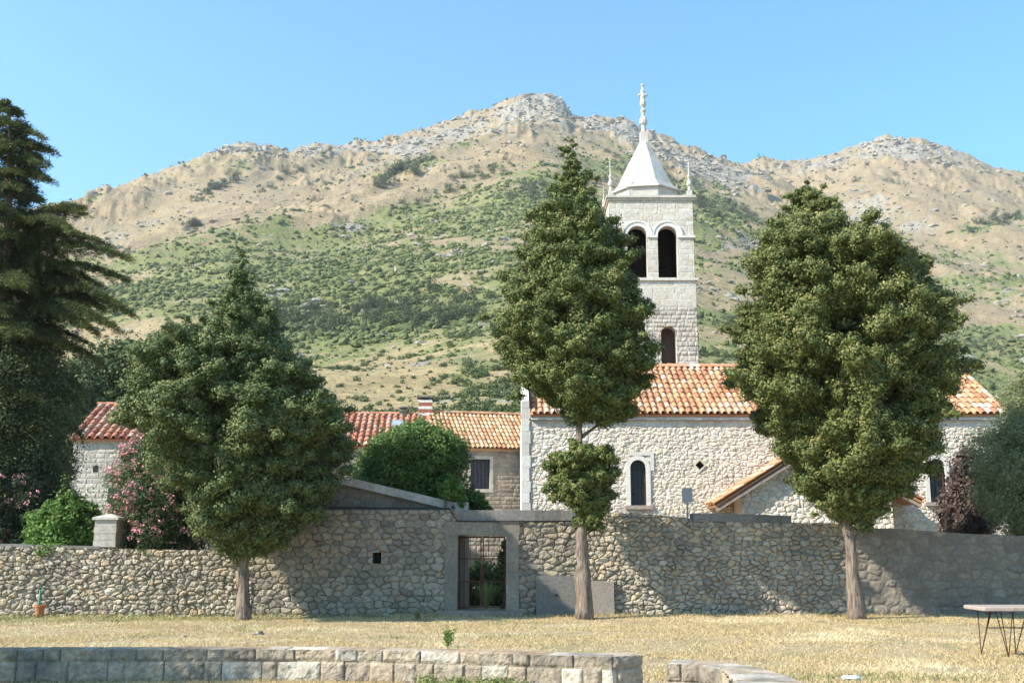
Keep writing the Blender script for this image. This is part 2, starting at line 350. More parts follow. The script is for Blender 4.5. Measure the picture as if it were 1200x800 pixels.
# ------------------------------------------------------------ tile roofs
def tiles(mb, O, U, W, n_col, n_row, sag=.0, seed=1, rad=None, keep=None, L=None):
    """O lower-left corner, U eave vector (full width), W upslope vector (full length)"""
    r = np.random.default_rng(seed); O, U, W = (np.asarray(v, float) for v in (O, U, W))
    u = U/np.linalg.norm(U); w = W/np.linalg.norm(W); nrm = np.cross(u, w); nrm /= np.linalg.norm(nrm)
    cw = np.linalg.norm(U)/n_col; rl = np.linalg.norm(W)/n_row; R = cw*.36
    ang = np.linspace(0, pi, 7)
    for c in range(n_col):
        wob = (r.random()-.5)*cw*.08
        for k in range(n_row):
            if keep is not None and not keep((c+.5)/n_col, (k+.5)/n_row): continue
            rnd = r.random(); jx = wob+(r.random()-.5)*cw*.10; jz = (r.random()-.5)*.022-.03*float(vn(np.array(c*cw*.5), np.array(k*rl*.6), seed)); jl = (r.random()-.5)*.03
            for kind in (0, 1):
                V = []
                for (t, hh, rr) in ((k*rl-.02+jl, .045, R), ((k+1)*rl+.05+jl, .012, R*.84)):
                    t = min(t, np.linalg.norm(W)+.02)
                    for q in ang:
                        if kind == 0: px, pz = -cos(q)*rr, sin(q)*rr*.95+hh+jz+R*.25
                        else: px, pz = -cos(q)*rr*1.0, -sin(q)*rr*.55+hh*.6+R*.5
                        V.append(O+u*((c+(.5 if kind == 0 else 1.0))*cw+jx*(kind == 0)+px)+w*t+nrm*pz)
                Q = [(i, i+1, 8+i, 7+i) for i in range(6)]
                mb.add(V, Q, rnd=rnd if kind == 0 else max(0, rnd*.7))
                if kind == 0:   # thickness seen at the lower end of the cover tile
                    V2 = [V[i]-nrm*.018 if i not in (0, 6) else V[i]+u*(.015 if i == 0 else -.015) for i in range(7)]
                    mb.add(V[:7]+V2, [(i, 7+i, 8+i, i+1) for i in range(6)], rnd=rnd*.8)
    # deck below the tiles
    a, b, c_, d = O, O+U, O+U+W, O+W
    if keep is None:
        mb.hexa([a-nrm*.10, b-nrm*.10, c_-nrm*.10, d-nrm*.10], [a-nrm*.02, b-nrm*.02, c_-nrm*.02, d-nrm*.02], rnd=.2)
def ridge_tiles(mb, A, B, n, R=.13, seed=3):
    r = np.random.default_rng(seed); A, B = np.asarray(A, float), np.asarray(B, float); d = (B-A)/n; u = d/np.linalg.norm(d)
    side = np.cross(u, (0, 0, 1.)); side /= np.linalg.norm(side); up = np.cross(side, u)
    ang = np.linspace(0, pi, 8)
    for k in range(n):
        V = []
        for t, rr in ((k-.02, R), (k+1.08, R*.86)):
            for q in ang: V.append(A+d*t+side*(-cos(q)*rr)+up*(sin(q)*rr-.02+(.012 if t == k-.02 else 0)))
        mb.add(V, [(i, i+1, 9+i, 8+i) for i in range(7)], rnd=r.random())

# ------------------------------------------------------------ foliage
def leaf_cloud(mb, c, nrm, size, rng, asp=.45, jit=.6, tone=.5, up=.3, droop=None):
    """one small diamond leaf per row of c"""
    n = len(c); nn = nrm+jit*rng.normal(size=(n, 3)); nn[:, 2] += up; nn /= np.linalg.norm(nn, axis=1, keepdims=True)
    t = rng.normal(size=(n, 3)) if droop is None else droop+.5*rng.normal(size=(n, 3))
    t -= nn*(t*nn).sum(1, keepdims=True); t /= np.linalg.norm(t, axis=1, keepdims=True)+1e-9
    b = np.cross(nn, t); L = (size*(.6+.8*rng.random(n)))[:, None] if np.isscalar(size) else size[:, None]
    V = np.stack([c-t*L*.5, c+b*L*asp*.5, c+t*L*.5, c-b*L*asp*.5], 1).reshape(-1, 3)
    Q = np.arange(4*n).reshape(n, 4)
    rnd = np.repeat(rng.random(n), 4); tn = np.repeat(tone if not np.isscalar(tone) else np.full(n, tone), 4)
    mb.add(V, Q, rnd=rnd, tone=tn)
def clumps(mb, C, R, per, size, rng, asp=.45, squash=.75, jit=.55, up=.35, tone_r=1.0, D=None, stretch=1.0, core=True, shell=.55):
    """C (n,3) centres, R (n,) radii; leaves on the shell of every clump. D: stretch direction per clump"""
    n = len(C); cnt = np.maximum(8, (per*(R/np.mean(R))**2).astype(int)); idx = np.repeat(np.arange(n), cnt); m = len(idx)
    u = rng.normal(size=(m, 3)); u /= np.linalg.norm(u, axis=1, keepdims=True)
    rad = (shell+(1.05-shell)*rng.random(m)**.7)*(1+.22*np.sin(u[:, 0]*7+idx)*np.sin(u[:, 2]*6+idx*2.1)+.15*np.sin(u[:, 1]*11+idx*1.3))
    off = u*(R[idx]*rad)[:, None]; off[:, 2] *= squash
    if D is not None:
        dd = D[idx]; al = (off*dd).sum(1, keepdims=True); off = off+dd*al*(stretch-1)
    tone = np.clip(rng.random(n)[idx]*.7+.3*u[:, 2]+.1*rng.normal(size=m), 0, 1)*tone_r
    leaf_cloud(mb, C[idx]+off, u, size, rng, asp, jit, tone, up)
    if core is not True:
        V = ico2_v[None]*(1+.16*rng.normal(size=(n, len(ico2_v), 1))); V = V*R[:, None, None]*core; V[..., 2] *= squash
        if D is not None: V = V+D[:, None, :]*((V*D[:, None, :]).sum(-1, keepdims=True))*(stretch-1)
        F = (ico2_f[None]+(np.arange(n)*len(ico2_v))[:, None, None]).reshape(-1, 3)
        mb.add((V+C[:, None, :]).reshape(-1, 3), (), F, rnd=.0, tone=.0)
def profile(pts, Y):
    """photo silhouette rows (py, xl, xr) -> arrays z, xc, r at depth Y"""
    z = []; xc = []; r = []
    for py, a, b in pts:
        A = P(a, py, Y); B = P(b, py, Y); z.append(A[2]); xc.append((A[0]+B[0])/2); r.append((B[0]-A[0])/2)
    o = np.argsort(z); return np.array(z)[o], np.array(xc)[o], np.array(r)[o]
def crown(mb, prof, Y, n, per, R, size, rng, depth=1.0, asp=.42, squash=.75, fill=.25, lump=.22, sd=1, stretch=1.3, up=.35, gap=.25, dens=None):
    z, xc, r = prof; zs = np.linspace(z[0], z[-1], 200); rr = np.interp(zs, z, r); p = rr+.15; p /= p.sum()
    def samp(m, f0, f1):
        q = zs[rng.choice(200, m, p=p)]+rng.normal(size=m)*.05; a = rng.random(m)*2*pi
        f = f0+(f1-f0)*rng.random(m)**.7
        cx = np.interp(q, z, xc); ra = np.interp(q, z, r)
        lum = 1+lump*(fbm(a*1.6+20, q*1.3, 3, sd)-.5)*2.2
        ra = np.maximum(ra*lum-R*.75, .04)
        keep = (vn(a*2.2, q*1.7, sd+40) > gap) | (f < .6)
        dirv = np.stack([np.cos(a), np.sin(a), np.full(m, .55)], 1); dirv /= np.linalg.norm(dirv, axis=1, keepdims=True)
        Cc = np.stack([cx+np.cos(a)*ra*f, Y+np.sin(a)*ra*f*depth, q], 1)
        return Cc[keep], dirv[keep], q[keep], ra[keep]
    C1, D1, q, ra = samp(n, .72, 1.05); R1 = R*(.65+.7*rng.random(len(C1)))*np.clip(.45+.4*ra, .45, 1)
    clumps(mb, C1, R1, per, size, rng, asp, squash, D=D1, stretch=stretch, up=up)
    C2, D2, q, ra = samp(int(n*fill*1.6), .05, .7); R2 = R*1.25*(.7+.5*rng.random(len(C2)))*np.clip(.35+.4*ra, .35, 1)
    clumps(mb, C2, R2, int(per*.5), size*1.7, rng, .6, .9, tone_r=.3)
    return C1
def boughs(mb, prof, Y, nb, R, per, size, rng, depth=1.0, sd=1, tipv=.18, rise=.35, asp=.55, up=.15, jit=.34, fillers=.5):
    """a conifer crown of separate boughs, each a row of leafy clumps growing outwards from the trunk line"""
    z, xc, r = prof; zs = np.linspace(z[0], z[-1], 300); rr = np.interp(zs, z, r); p = rr+.12; p /= p.sum(); C = []; D = []; RR = []; TN = []; tips = []
    qs = zs[np.clip(np.searchsorted(np.cumsum(p), (np.arange(nb)+rng.random(nb))/nb), 0, 299)]
    for k, q in enumerate(qs):
        a = (k*2.39996+rng.normal()*.35) % (2*pi); ra = np.interp(q, z, r); L = max(ra*(1.02-tipv*abs(rng.normal())*.9+.30*(fbm(np.array(a*1.4+9), np.array(q*1.5), 2, sd+77)-.5))+(.16 if k % 9 == 0 else 0), .12)
        Rb = R*(.75+.5*rng.random())*np.clip(.30+.5*ra, .30, 1.05); L = max(L-Rb*.45, .06); n = max(1, int(L/(Rb*.6))); cx = np.interp(q, z, xc); hz = q-rise*L*.5
        d = np.array([cos(a), sin(a)*depth, rise]); d /= np.linalg.norm(d)
        for i in range(n):
            t_ = 1-i*.55*Rb/L
            if t_ < .3: break
            c = np.array([cx+cos(a)*(L-Rb*.5)*t_, Y+sin(a)*(L-Rb*.5)*t_*depth, hz+rise*L*t_]); w_ = (1.15 if i in (1, 2) else .9)
            for j in range(3 if i < 3 else 1):
                C.append(c+rng.normal(size=3)*Rb*np.array([.75, .75, .5])*(1 if j else .3)); D.append(d); RR.append(Rb*w_*(.75 if j == 0 else .42+.28*rng.random()))
        tips.append(c*0+np.array([cx+cos(a)*L*.8, Y+sin(a)*L*.8*depth, hz+rise*L*.8]))
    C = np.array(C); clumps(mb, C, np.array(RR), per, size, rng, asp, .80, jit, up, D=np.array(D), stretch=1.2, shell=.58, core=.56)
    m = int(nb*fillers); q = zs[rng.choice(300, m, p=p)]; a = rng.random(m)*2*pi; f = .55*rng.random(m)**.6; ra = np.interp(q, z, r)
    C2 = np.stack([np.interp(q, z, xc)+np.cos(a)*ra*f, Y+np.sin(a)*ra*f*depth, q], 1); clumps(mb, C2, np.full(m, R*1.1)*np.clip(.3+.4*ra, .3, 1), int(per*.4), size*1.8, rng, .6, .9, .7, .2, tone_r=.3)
    return np.array(tips)
def limbs(mb, base, C, n, rng, r0=.07):
    """tapered limbs from points of the trunk line into the crown"""
    idx = rng.choice(len(C), n, replace=False)
    for i in idx:
        e = C[i]; s0 = np.array([base(e[2]-.9)[0], base(e[2]-.9)[1], max(e[2]-.9, 0.8)])
        mid = (s0+e)/2-np.array([0, 0, .12]); mb.tube([s0, mid, s0*.1+e*.9], [r0, r0*.6, r0*.25], 6)

# ============================================================ SETTING
# ---- the mountain: one real height field, heights by bearing and distance
SKY_L = [(-1400, 330), (-600, 300), (-200, 268), (0, 258), (60, 246), (100, 233), (140, 217), (180, 204), (210, 194), (240, 184), (262, 174), (290, 169), (312, 171), (340, 178), (372, 170), (400, 168), (440, 166), (470, 157), (500, 148), (530, 139), (560, 131), (585, 121), (603, 113), (620, 110), (645, 109), (660, 117), (667, 128), (672, 134), (705, 137), (735, 140), (760, 153), (800, 169), (840, 184), (870, 194), (900, 206), (940, 232), (1000, 276), (1100, 335), (1200, 395), (1300, 430), (1500, 480), (2600, 560)]
SKY_R = [(-1400, 600), (400, 500), (600, 400), (700, 300), (780, 240), (850, 200), (880, 191), (895, 187), (920, 190), (950, 186), (980, 179), (1005, 172), (1020, 166), (1040, 162), (1065, 162), (1085, 166), (1110, 174), (1130, 181), (1150, 187), (1165, 195), (1190, 199), (1230, 206), (1300, 225), (1500, 280), (2000, 360), (2600, 420)]
def tan_el(pts, az, wide=False):
    px = np.array([p[0] for p in pts], float); py = np.array([p[1] for p in pts], float)
    dx = (px-600)/FPX; dy = (400-py)/FPX; a = np.arctan2(dx, cp-dy*sp); T = (sp+dy*cp)/np.hypot(dx, cp-dy*sp)
    if wide:
        q = np.linspace(a[0], a[-1], 1600); Tq = np.interp(q, a, T); w_ = np.exp(-np.linspace(-2.2, 2.2, 161)**2); w_ /= w_.sum()
        return np.interp(az, q, np.convolve(np.pad(Tq, 80, mode='edge'), w_, 'valid'))
    return np.interp(az, a, T)
def g_main(r): return np.interp(r, [0, 50, 62, 85, 120, 180, 260, 380, 540, 760, 950, 1100, 1250, 1500, 1800], [-.05, -.04, .0, .16, .30, .42, .52, .635, .745, .875, .955, 1.0, .93, .70, .5])
def g_right(r): return np.interp(r, [0, 300, 500, 800, 1100, 1400, 1600, 1800], [-.3, .0, .25, .62, .84, 1.0, .93, .8])
def height(az, r):
    x = r*np.sin(az); y = r*np.cos(az)
    gl, gr = g_main(r), g_right(r); kl, kr = sst(.93, 1.0, gl), sst(.9, 1.0, gr)
    zl = r*gl*(tan_el(SKY_L, az)*kl+tan_el(SKY_L, az, True)*(1-kl))
    zr = r*gr*(tan_el(SKY_R, az)*kr+tan_el(SKY_R, az, True)*(1-kr))
    k = 14.0; z = np.where(np.abs(zl-zr) < 60, np.maximum(zl, zr)+k*(np.log1p(np.exp(-np.abs(zl-zr)/k))-math.log1p(math.exp(-60/k))), np.maximum(zl, zr))
    m = sst(160, 620, r); top = 1-.85*sst(.90, 1.0, z/(np.maximum(r, 1)*np.maximum(tan_el(SKY_L, az), tan_el(SKY_R, az))+1e-3))
    spur = ridged((x*.8+y*.55)/230+3, (y*.25-x*.15)/400, 4, 11)-.62
    z = z+spur*40*m*top
    wl_ = sst(260, -60, x)
    f1_ = ridged((x-y*.8+60*vn(x/150, y/150, 15))/190, (x+y)/800, 3, 13)-.6; f2_ = ridged((x+y*.5+60*vn(x/150, y/150, 17))/210, (x-y)/800, 3, 14)-.6
    z = z+(f1_*wl_+f2_*(1-wl_))*50*sst(230, 620, r)*top
    z = z+(fbm(x/42, y/42, 4, 21)-.5)*9*sst(60, 250, r)*(.35+.65*top)
    rock = sst(.50, .70, fbm(x/90+5, y/90, 3, 33))*sst(180, 520, z)
    rk_ = sst(.52, .80, fbm(x/60+5, y/60, 3, 33)+.25*sst(.86, 1., z/(np.maximum(r, 1)*np.maximum(tan_el(SKY_L, az), tan_el(SKY_R, az))+1e-3)))*sst(250, 700, r)
    z = z+(ridged(x/30, y/30, 4, 41)-.6)*14*rk_+(ridged(x/11, y/11, 3, 43)-.55)*(1.2+9*rk_)*sst(120, 500, r)
    return np.where(r < 62, np.minimum(z, -.4), z)
NA, NR = 1500, 560
az = np.linspace(radians(-46), radians(46), NA); rr_ = 56*np.exp(np.linspace(0, math.log(1800/56), NR))
A_, R_ = np.meshgrid(az, rr_); Hh = height(A_, R_)
Xm, Ym = R_*np.sin(A_), R_*np.cos(A_)
def proj(x, y, z):
    dz = z-EYE; dep = y*cp+dz*sp; v = -y*sp+dz*cp
    dep = np.maximum(dep, 1e-3); return 600+FPX*x/dep, 400-FPX*v/dep
PXm, PYm = proj(Xm, Ym, Hh)
def blob(px, py, cx, cy, rx, ry, rot=0):
    c, s = cos(radians(rot)), sin(radians(rot)); u = (px-cx)*c+(py-cy)*s; v = -(px-cx)*s+(py-cy)*c
    return np.exp(-((u/rx)**2+(v/ry)**2))
# patches of scrub, dry slope and bare rock as they lie on the mountain (bearing / height on the slope)
GREEN = [(250, 212, 60, 8, -28, 1.0), (350, 203, 50, 7, -30, .9), (520, 222, 100, 11, -24, .9), (600, 178, 40, 7, -25, .8), (420, 193, 34, 7, -30, .8), (180, 238, 50, 8, -25, .7), (1000, 205, 40, 6, 20, .6), (1090, 225, 50, 6, -15, .6), (760, 200, 60, 9, 20, .8), (330, 320, 230, 45, -8, 1.0), (560, 300, 190, 38, -5, .9), (160, 330, 90, 26, -5, .8), (560, 240, 110, 18, -14, .9), (470, 205, 38, 12, -25, 1.1), (250, 228, 45, 10, -25, .8), (255, 222, 16, 8, 0, .8),
         (460, 370, 120, 24, -3, 1.3), (300, 350, 100, 22, 0, .7), (640, 215, 50, 12, -10, .7), (700, 330, 140, 40, 0, .6), (850, 250, 45, 14, 18, .9), (840, 210, 50, 9, 22, .6), (900, 300, 50, 12, 5, .7), (1160, 262, 45, 7, -14, .9), (1130, 300, 60, 9, -4, .6),
         (1170, 400, 70, 24, 0, 1.0), (1130, 330, 60, 8, 0, .7), (880, 370, 60, 14, 0, .8), (1120, 440, 80, 22, 0, .8), (500, 420, 90, 16, -4, .45), (550, 452, 60, 14, 0, .45), (850, 420, 40, 18, 0, .6), (120, 440, 60, 30, 0, .9), (1050, 420, 60, 30, 0, .7), (790, 240, 40, 12, 10, .5)]
TAN = [(150, 392, 95, 13, -9, 1.2), (60, 408, 60, 14, 0, .8), (300, 225, 120, 22, -16, .9), (430, 235, 70, 13, -22, 1.0), (560, 190, 110, 16, -20, .9), (690, 160, 90, 16, 3, .8), (160, 240, 80, 22, -20, .9), (500, 275, 70, 7, -6, .8), (470, 450, 90, 26, -5, .8), (830, 345, 40, 18, 4, .9), (850, 300, 30, 10, 0, .7), (660, 262, 50, 12, -4, .8), (545, 333, 20, 7, 0, 1.0),
       (620, 290, 60, 8, 0, .7), (1150, 372, 80, 11, 2, 1.2), (1040, 215, 130, 26, 0, .8), (1150, 240, 70, 22, 12, .9), (1120, 300, 70, 18, 5, .6), (890, 235, 30, 15, 30, .8), (150, 330, 60, 6, -8, .4), (840, 395, 30, 9, 0, .8), (330, 215, 40, 6, -30, .8), (230, 390, 60, 10, -4, .6)]
ROCK = [(280, 178, 40, 12, -8, 1.0), (395, 175, 50, 8, -4, 1.0), (480, 172, 60, 10, -18, .9), (625, 125, 48, 17, 0, 1.4), (540, 155, 60, 8, -18, .7), (720, 148, 50, 8, 4, .9), (800, 185, 60, 16, 22, 1.1), (850, 205, 50, 10, 22, .9), (1060, 172, 75, 15, 3, 1.4), (940, 195, 60, 10, -8, .9), (1060, 255, 55, 16, 5, 1.1), (870, 285, 26, 10, 5, 1.1), (125, 290, 48, 9, 3, 1.3), (180, 260, 40, 8, 0, .6), (800, 235, 30, 8, 10, .5), (1150, 200, 50, 10, 15, .6), (990, 245, 50, 14, 0, .6), (600, 350, 30, 7, 0, .6)]
def field(L, px, py):
    f = 0
    for cx, cy, rx, ry, rot, w_ in L: f = f+w_*blob(px, py, cx, cy, rx*1.15, ry*1.2, rot)
    return f
def veg_of(x, y, px, py):
    n = fbm(x/60, y/34, 4, 61)-.5; n2 = fbm(x/9, y/7, 3, 71)-.5; n3 = vn(x/3.2, y/3.2, 73)-.5
    return np.clip(.43+.50*np.minimum(field(GREEN, px, py), 1.0)-.72*field(TAN, px, py)-.3*field(ROCK, px, py)+n*1.15+n2*1.1+n3*.35-.10*sst(300, 150, py), 0, 1)
def rock_of(x, y, px, py):
    n = fbm(x/26, y/26, 4, 81)-.5; n2 = fbm(x/7, y/7, 3, 85)-.5
    return np.clip(.02+.50*field(ROCK, px, py)+n*.9+n2*1.2+.10*sst(230, 140, py), 0, 1)
VEG = veg_of(Xm, Ym, PXm, PYm); ROC = rock_of(Xm, Ym, PXm, PYm)
idx = np.arange(NA*NR).reshape(NR, NA)
Qm = np.stack([idx[:-1, :-1], idx[:-1, 1:], idx[1:, 1:], idx[1:, :-1]], -1).reshape(-1, 4)
t = NT('mountain_slope')
n1 = t.noise(.09, 8, .65); n2 = t.noise(.6, 6, .7); n3 = t.noise(.02, 5, .6)
n4 = t.noise(.22, 5, .75)
dry = t.mix(t.rng(n1, .35, .65), (.29, .205, .115), (.41, .30, .175)); dry = t.mix(t.rng(n3, .4, .65, 0, .6), dry, (.28, .21, .15))
sx_ = t.n('ShaderNodeSeparateXYZ'); t.l(t.pos(), sx_.inputs[0]); dry = t.mix(t.rng(sx_.outputs[2], 110, 15, 0, .75), dry, t.mix(t.rng(n1, .35, .65), (.36, .27, .115), (.50, .39, .18)))
dry = t.mix(t.rng(n2, .46, .64, 0, .75), dry, (.15, .145, .075)); dry = t.mix(t.rng(n4, .52, .66, 0, .7), dry, (.17, .165, .085)); dry = t.mix(t.rng(n4, .40, .30, 0, .6), dry, (.33, .31, .28))
grn = t.mix(t.rng(n2, .35, .65), (.13, .15, .045), (.23, .24, .085)); grn = t.mix(t.rng(n4, .52, .64, 0, .8), grn, (.30, .25, .14))
c = t.mix(t.rng(t.math('ADD', t.attr('veg'), t.math('MULTIPLY', t.math('SUBTRACT', n4, .5), 1.2)), .38, .60), dry, grn)
rk = t.mix(t.rng(n2, .35, .65), (.20, .18, .145), (.40, .36, .295))
c = t.mix(t.rng(t.math('ADD', t.attr('rock'), t.math('MULTIPLY', t.math('SUBTRACT', n4, .5), 1.2)), .44, .58), c, rk)
t.color(c); t.bump(t.math('ADD', n2, n1), 1.6, .8); M['mount'] = t.m
mountain = mk('mountain', np.stack([Xm, Ym, Hh], -1).reshape(-1, 3), [Qm], M['mount'], attrs={'veg': VEG.ravel(), 'rock': ROC.ravel()}, smooth=True)
tag(mountain, kind='structure')
# ---- scrub and rocks scattered on it
ico_v = []; ph = (1+5**.5)/2
for a, b in ((1, ph), (-1, ph), (1, -ph), (-1, -ph)): ico_v += [(0, a, b), (a, b, 0), (b, 0, a)]
ico_v = np.array(ico_v, float); ico_v /= np.linalg.norm(ico_v[0])
def hull_faces(v):
    F = []
    n = len(v); e = min(np.linalg.norm(v[i]-v[j]) for i in range(n) for j in range(i))*1.05
    for i in range(n):
        for j in range(i+1, n):
            for k in range(j+1, n):
                if np.linalg.norm(v[i]-v[j]) < e and np.linalg.norm(v[j]-v[k]) < e and np.linalg.norm(v[i]-v[k]) < e:
                    nn = np.cross(v[j]-v[i], v[k]-v[i]); F.append((i, j, k) if nn@v[i] > 0 else (i, k, j))
    return np.array(F)
ico_f = hull_faces(ico_v)
def sub(v, f):
    v = [tuple(p) for p in v]; mid = {}; out = []
    def m(a, b):
        k = (min(a, b), max(a, b))
        if k not in mid:
            q = np.array(v[a])+np.array(v[b]); q /= np.linalg.norm(q); mid[k] = len(v); v.append(tuple(q))
        return mid[k]
    for a, b, c_ in f:
        x_, y_, z_ = m(a, b), m(b, c_), m(c_, a); out += [(a, x_, z_), (x_, b, y_), (z_, y_, c_), (x_, y_, z_)]
    return np.array(v), np.array(out)
ico2_v, ico2_f = sub(ico_v, ico_f)
rng = np.random.default_rng(5)
def scatter_blobs(name, mat, pos, siz, base_v, base_f, rng, squash=.75, jit=.22, sink=.25):
    n = len(pos); nv = len(base_v)
    V = np.repeat(base_v[None], n, 0)*(1+jit*rng.normal(size=(n, nv, 1)))
    a = rng.random(n)*2*pi; ca, sa = np.cos(a)[:, None], np.sin(a)[:, None]
    V = np.stack([V[..., 0]*ca-V[..., 1]*sa, V[..., 0]*sa+V[..., 1]*ca, V[..., 2]*squash+squash*(1-2*sink)], -1)*siz[:, None, None]+pos[:, None, :]
    F = (base_f[None]+(np.arange(n)*nv)[:, None, None]).reshape(-1, 3)
    return mk(name, V.reshape(-1, 3), [F], mat, attrs={'rnd': np.repeat(rng.random(n), nv), 'tone': np.repeat(rng.random(n), nv)})
def pick(n, r0, r1, power=1.3):
    r = r0*(r1/r0)**(rng.random(n)**(1/power)); a = radians(-36)+rng.random(n)*radians(72)
    z = height(a, r); x, y = r*np.sin(a), r*np.cos(a); px, py = proj(x, y, z); return r, x, y, z, px, py
r, x, y, z, px, py = pick(230000, 64, 1400, 1.7)
keep = (rng.random(len(r)) < np.clip((veg_of(x, y, px, py)*1.25-.30)*(.25+1.5*sst(.38, .62, fbm(x/28, y/20, 3, 171))), .09, .9)*np.clip(.35+r/900, 0, 1)) & (rock_of(x, y, px, py) < .75) & (py < 520)
pos = np.stack([x, y, z], 1)[keep]; siz = (.30+.95*rng.random(keep.sum())**3.5)*(.75+1.0*r[keep]/1000)*(.7+.5*np.clip(veg_of(x, y, px, py)[keep], 0, 1))
near = np.hypot(pos[:, 0], pos[:, 1]) < 230
t = NT('scrub_leaf'); nn = t.noise(1.5, 5, .7)
t.color(t.mix(t.rng(nn, .35, .65), t.mix(t.attr('rnd'), (.06, .085, .03), (.12, .145, .05)), t.mix(t.attr('rnd'), (.11, .14, .05), (.21, .22, .09)))); t.bump(nn, .5, 1.0); M['scrub'] = t.m
o = scatter_blobs('scrub', M['scrub'], pos[~near], siz[~near], ico_v, ico_f, rng); tag(o, 'low green scrub scattered over the dry mountain slope', 'scrub', kind='stuff')
mb = MB(); Cn = pos[near]; Rn = siz[near]*.8
clumps(mb, Cn+np.array([0, 0, .25])*Rn[:, None], Rn, 42, .30, rng, .6, .75)
o = mb.build('nearby_scrub', M['farleaf']); tag(o, 'leafy green bushes on the lower slope above the roofs', 'scrub', kind='stuff')
r, x, y, z, px, py = pick(120000, 150, 1400, 2.2)
keep = rng.random(len(r)) < np.clip(rock_of(x, y, px, py)*1.5-.25, .01, 1)
pos = np.stack([x, y, z], 1)[keep]; siz = (.35+1.9*rng.random(keep.sum())**5)*(.6+r[keep]/1000)
t = NT('limestone_outcrop'); nn = t.noise(.8, 6, .7); t.color(t.mix(t.rng(nn, .35, .65), (.20, .18, .15), (.46, .42, .35))); t.bump(nn, .8, 1.0); M['limestone'] = t.m
o = scatter_blobs('rocks', M['limestone'], pos, siz, ico_v, ico_f, rng, .55, .42, .45); tag(o, 'pale grey limestone rocks strewn over the upper mountain', 'rocks', kind='stuff')
# dark woodland belts
def wood_pts(n, cx, cy, rx, ry, rot=0):
    a = rng.random(n)*2*pi; q = np.sqrt(rng.random(n)); u, v = np.cos(a)*q*rx, np.sin(a)*q*ry
    c, s = cos(radians(rot)), sin(radians(rot)); return cx+u*c-v*s, cy+u*s+v*c
def on_slope(px, py):
    """distance at which the slope meets the sight line"""
    out = []
    rs = 64*np.exp(np.linspace(0, math.log(1300/64), 260))
    for a_, b_ in zip(px, py):
        dx, f_, u_ = ray(a_, b_); h_ = math.hypot(dx, f_); azm = atan2(dx, f_); hz = height(np.full(rs.shape, azm), rs); line = EYE+u_/h_*rs
        k = np.argmax(hz > line)
        out.append((rs[k]*sin(azm), rs[k]*cos(azm), hz[k]) if hz[k] > line[k] else (0, 0, -999))
    return np.array(out)
mb = MB()
for n_, cx, cy, rx, ry, rot, s_ in ((120, 400, 374, 85, 19, -3, 2.3), (90, 505, 364, 75, 24, -4, 2.6), (30, 330, 366, 50, 10, 0, 1.8), (44, 470, 206, 40, 8, -25, 4.5), (30, 350, 203, 50, 5, -30, 3.5), (36, 530, 222, 90, 8, -24, 3.2), (26, 760, 200, 60, 7, 20, 3.2), (26, 252, 224, 30, 6, -30, 5), (7, 226, 270, 6, 4, 0, 4), (30, 650, 225, 70, 9, -8, 4), (34, 110, 345, 60, 8, -5, 3), (40, 850, 250, 45, 10, 20, 4), (22, 1165, 265, 35, 5, -14, 5.5), (40, 880, 385, 45, 12, 0, 2), (40, 1150, 405, 60, 14, 0, 1.8), (16, 120, 300, 50, 4, 0, 3), (12, 1000, 215, 60, 4, 0, 4)):
    a, b = wood_pts(n_, cx, cy, rx, ry, rot); Q_ = on_slope(a, b); Q_ = Q_[Q_[:, 2] > -100]
    if len(Q_) == 0: continue
    Rw = s_*(.6+.7*rng.random(len(Q_)))*.62
    clumps(mb, Q_+np.array([0, 0, .55])*Rw[:, None], Rw, 110, .17*s_, rng, .6, .95)
    q2 = np.repeat(Q_, 2, 0)+rng.normal(size=(len(Q_)*2, 3))*Rw.repeat(2)[:, None]*.6; clumps(mb, q2+np.array([0, 0, .9])*Rw.repeat(2)[:, None], Rw.repeat(2)*.6, 60, .15*s_, rng, .6, .9)
M['wood_far'] = leaf_mat('woodland_leaf', (.035, .055, .025), (.075, .10, .04), (.10, .125, .055), .15)
o = mb.build('woodland', M['wood_far']); tag(o, 'belts of darker green trees across the middle of the mountain', 'woodland', kind='stuff')

# ---- ground: one sheet with a fine part in front
def gz(x, y): return (fbm(x*.35, y*.35, 3, 91)-.5)*.07+(fbm(x*2, y*2, 3, 92)-.5)*.03-.03
gx = np.concatenate([[-3000, -1200, -400, -120, -50], np.linspace(-24, 24, 300), [50, 120, 400, 1200, 3000]])
gy = np.concatenate([[-3000, -600, -100, -20], np.linspace(2, 30, 200), [32, 36, 45, 60, 120, 400, 1200, 3000]])
gX, gY = np.meshgrid(gx, gy); gZ = np.where((np.abs(gX) < 40) & (gY < 32) & (gY > -1), gz(gX, gY), -.05)
gi = np.arange(gX.size).reshape(gX.shape); Qg = np.stack([gi[:-1, :-1], gi[:-1, 1:], gi[1:, 1:], gi[1:, :-1]], -1).reshape(-1, 4)
t = NT('dry_lawn'); n1 = t.noise(.7, 5, .6); n2 = t.noise(14, 5, .75); n3 = t.noise(3.2, 4, .6)
c = t.mix(t.rng(n2, .35, .65), (.33, .25, .14), (.58, .46, .28)); c = t.mix(t.rng(n3, .48, .62, 0, .7), c, (.30, .215, .13))
c = t.mix(t.rng(n1, .5, .62, 0, .6), c, (.25, .23, .11))
t.color(c); t.bump(n2, .05, 1.0); M['lawn'] = t.m
tag(mk('ground', np.stack([gX, gY, gZ], -1).reshape(-1, 3), [Qg], M['lawn'], smooth=True), kind='structure')
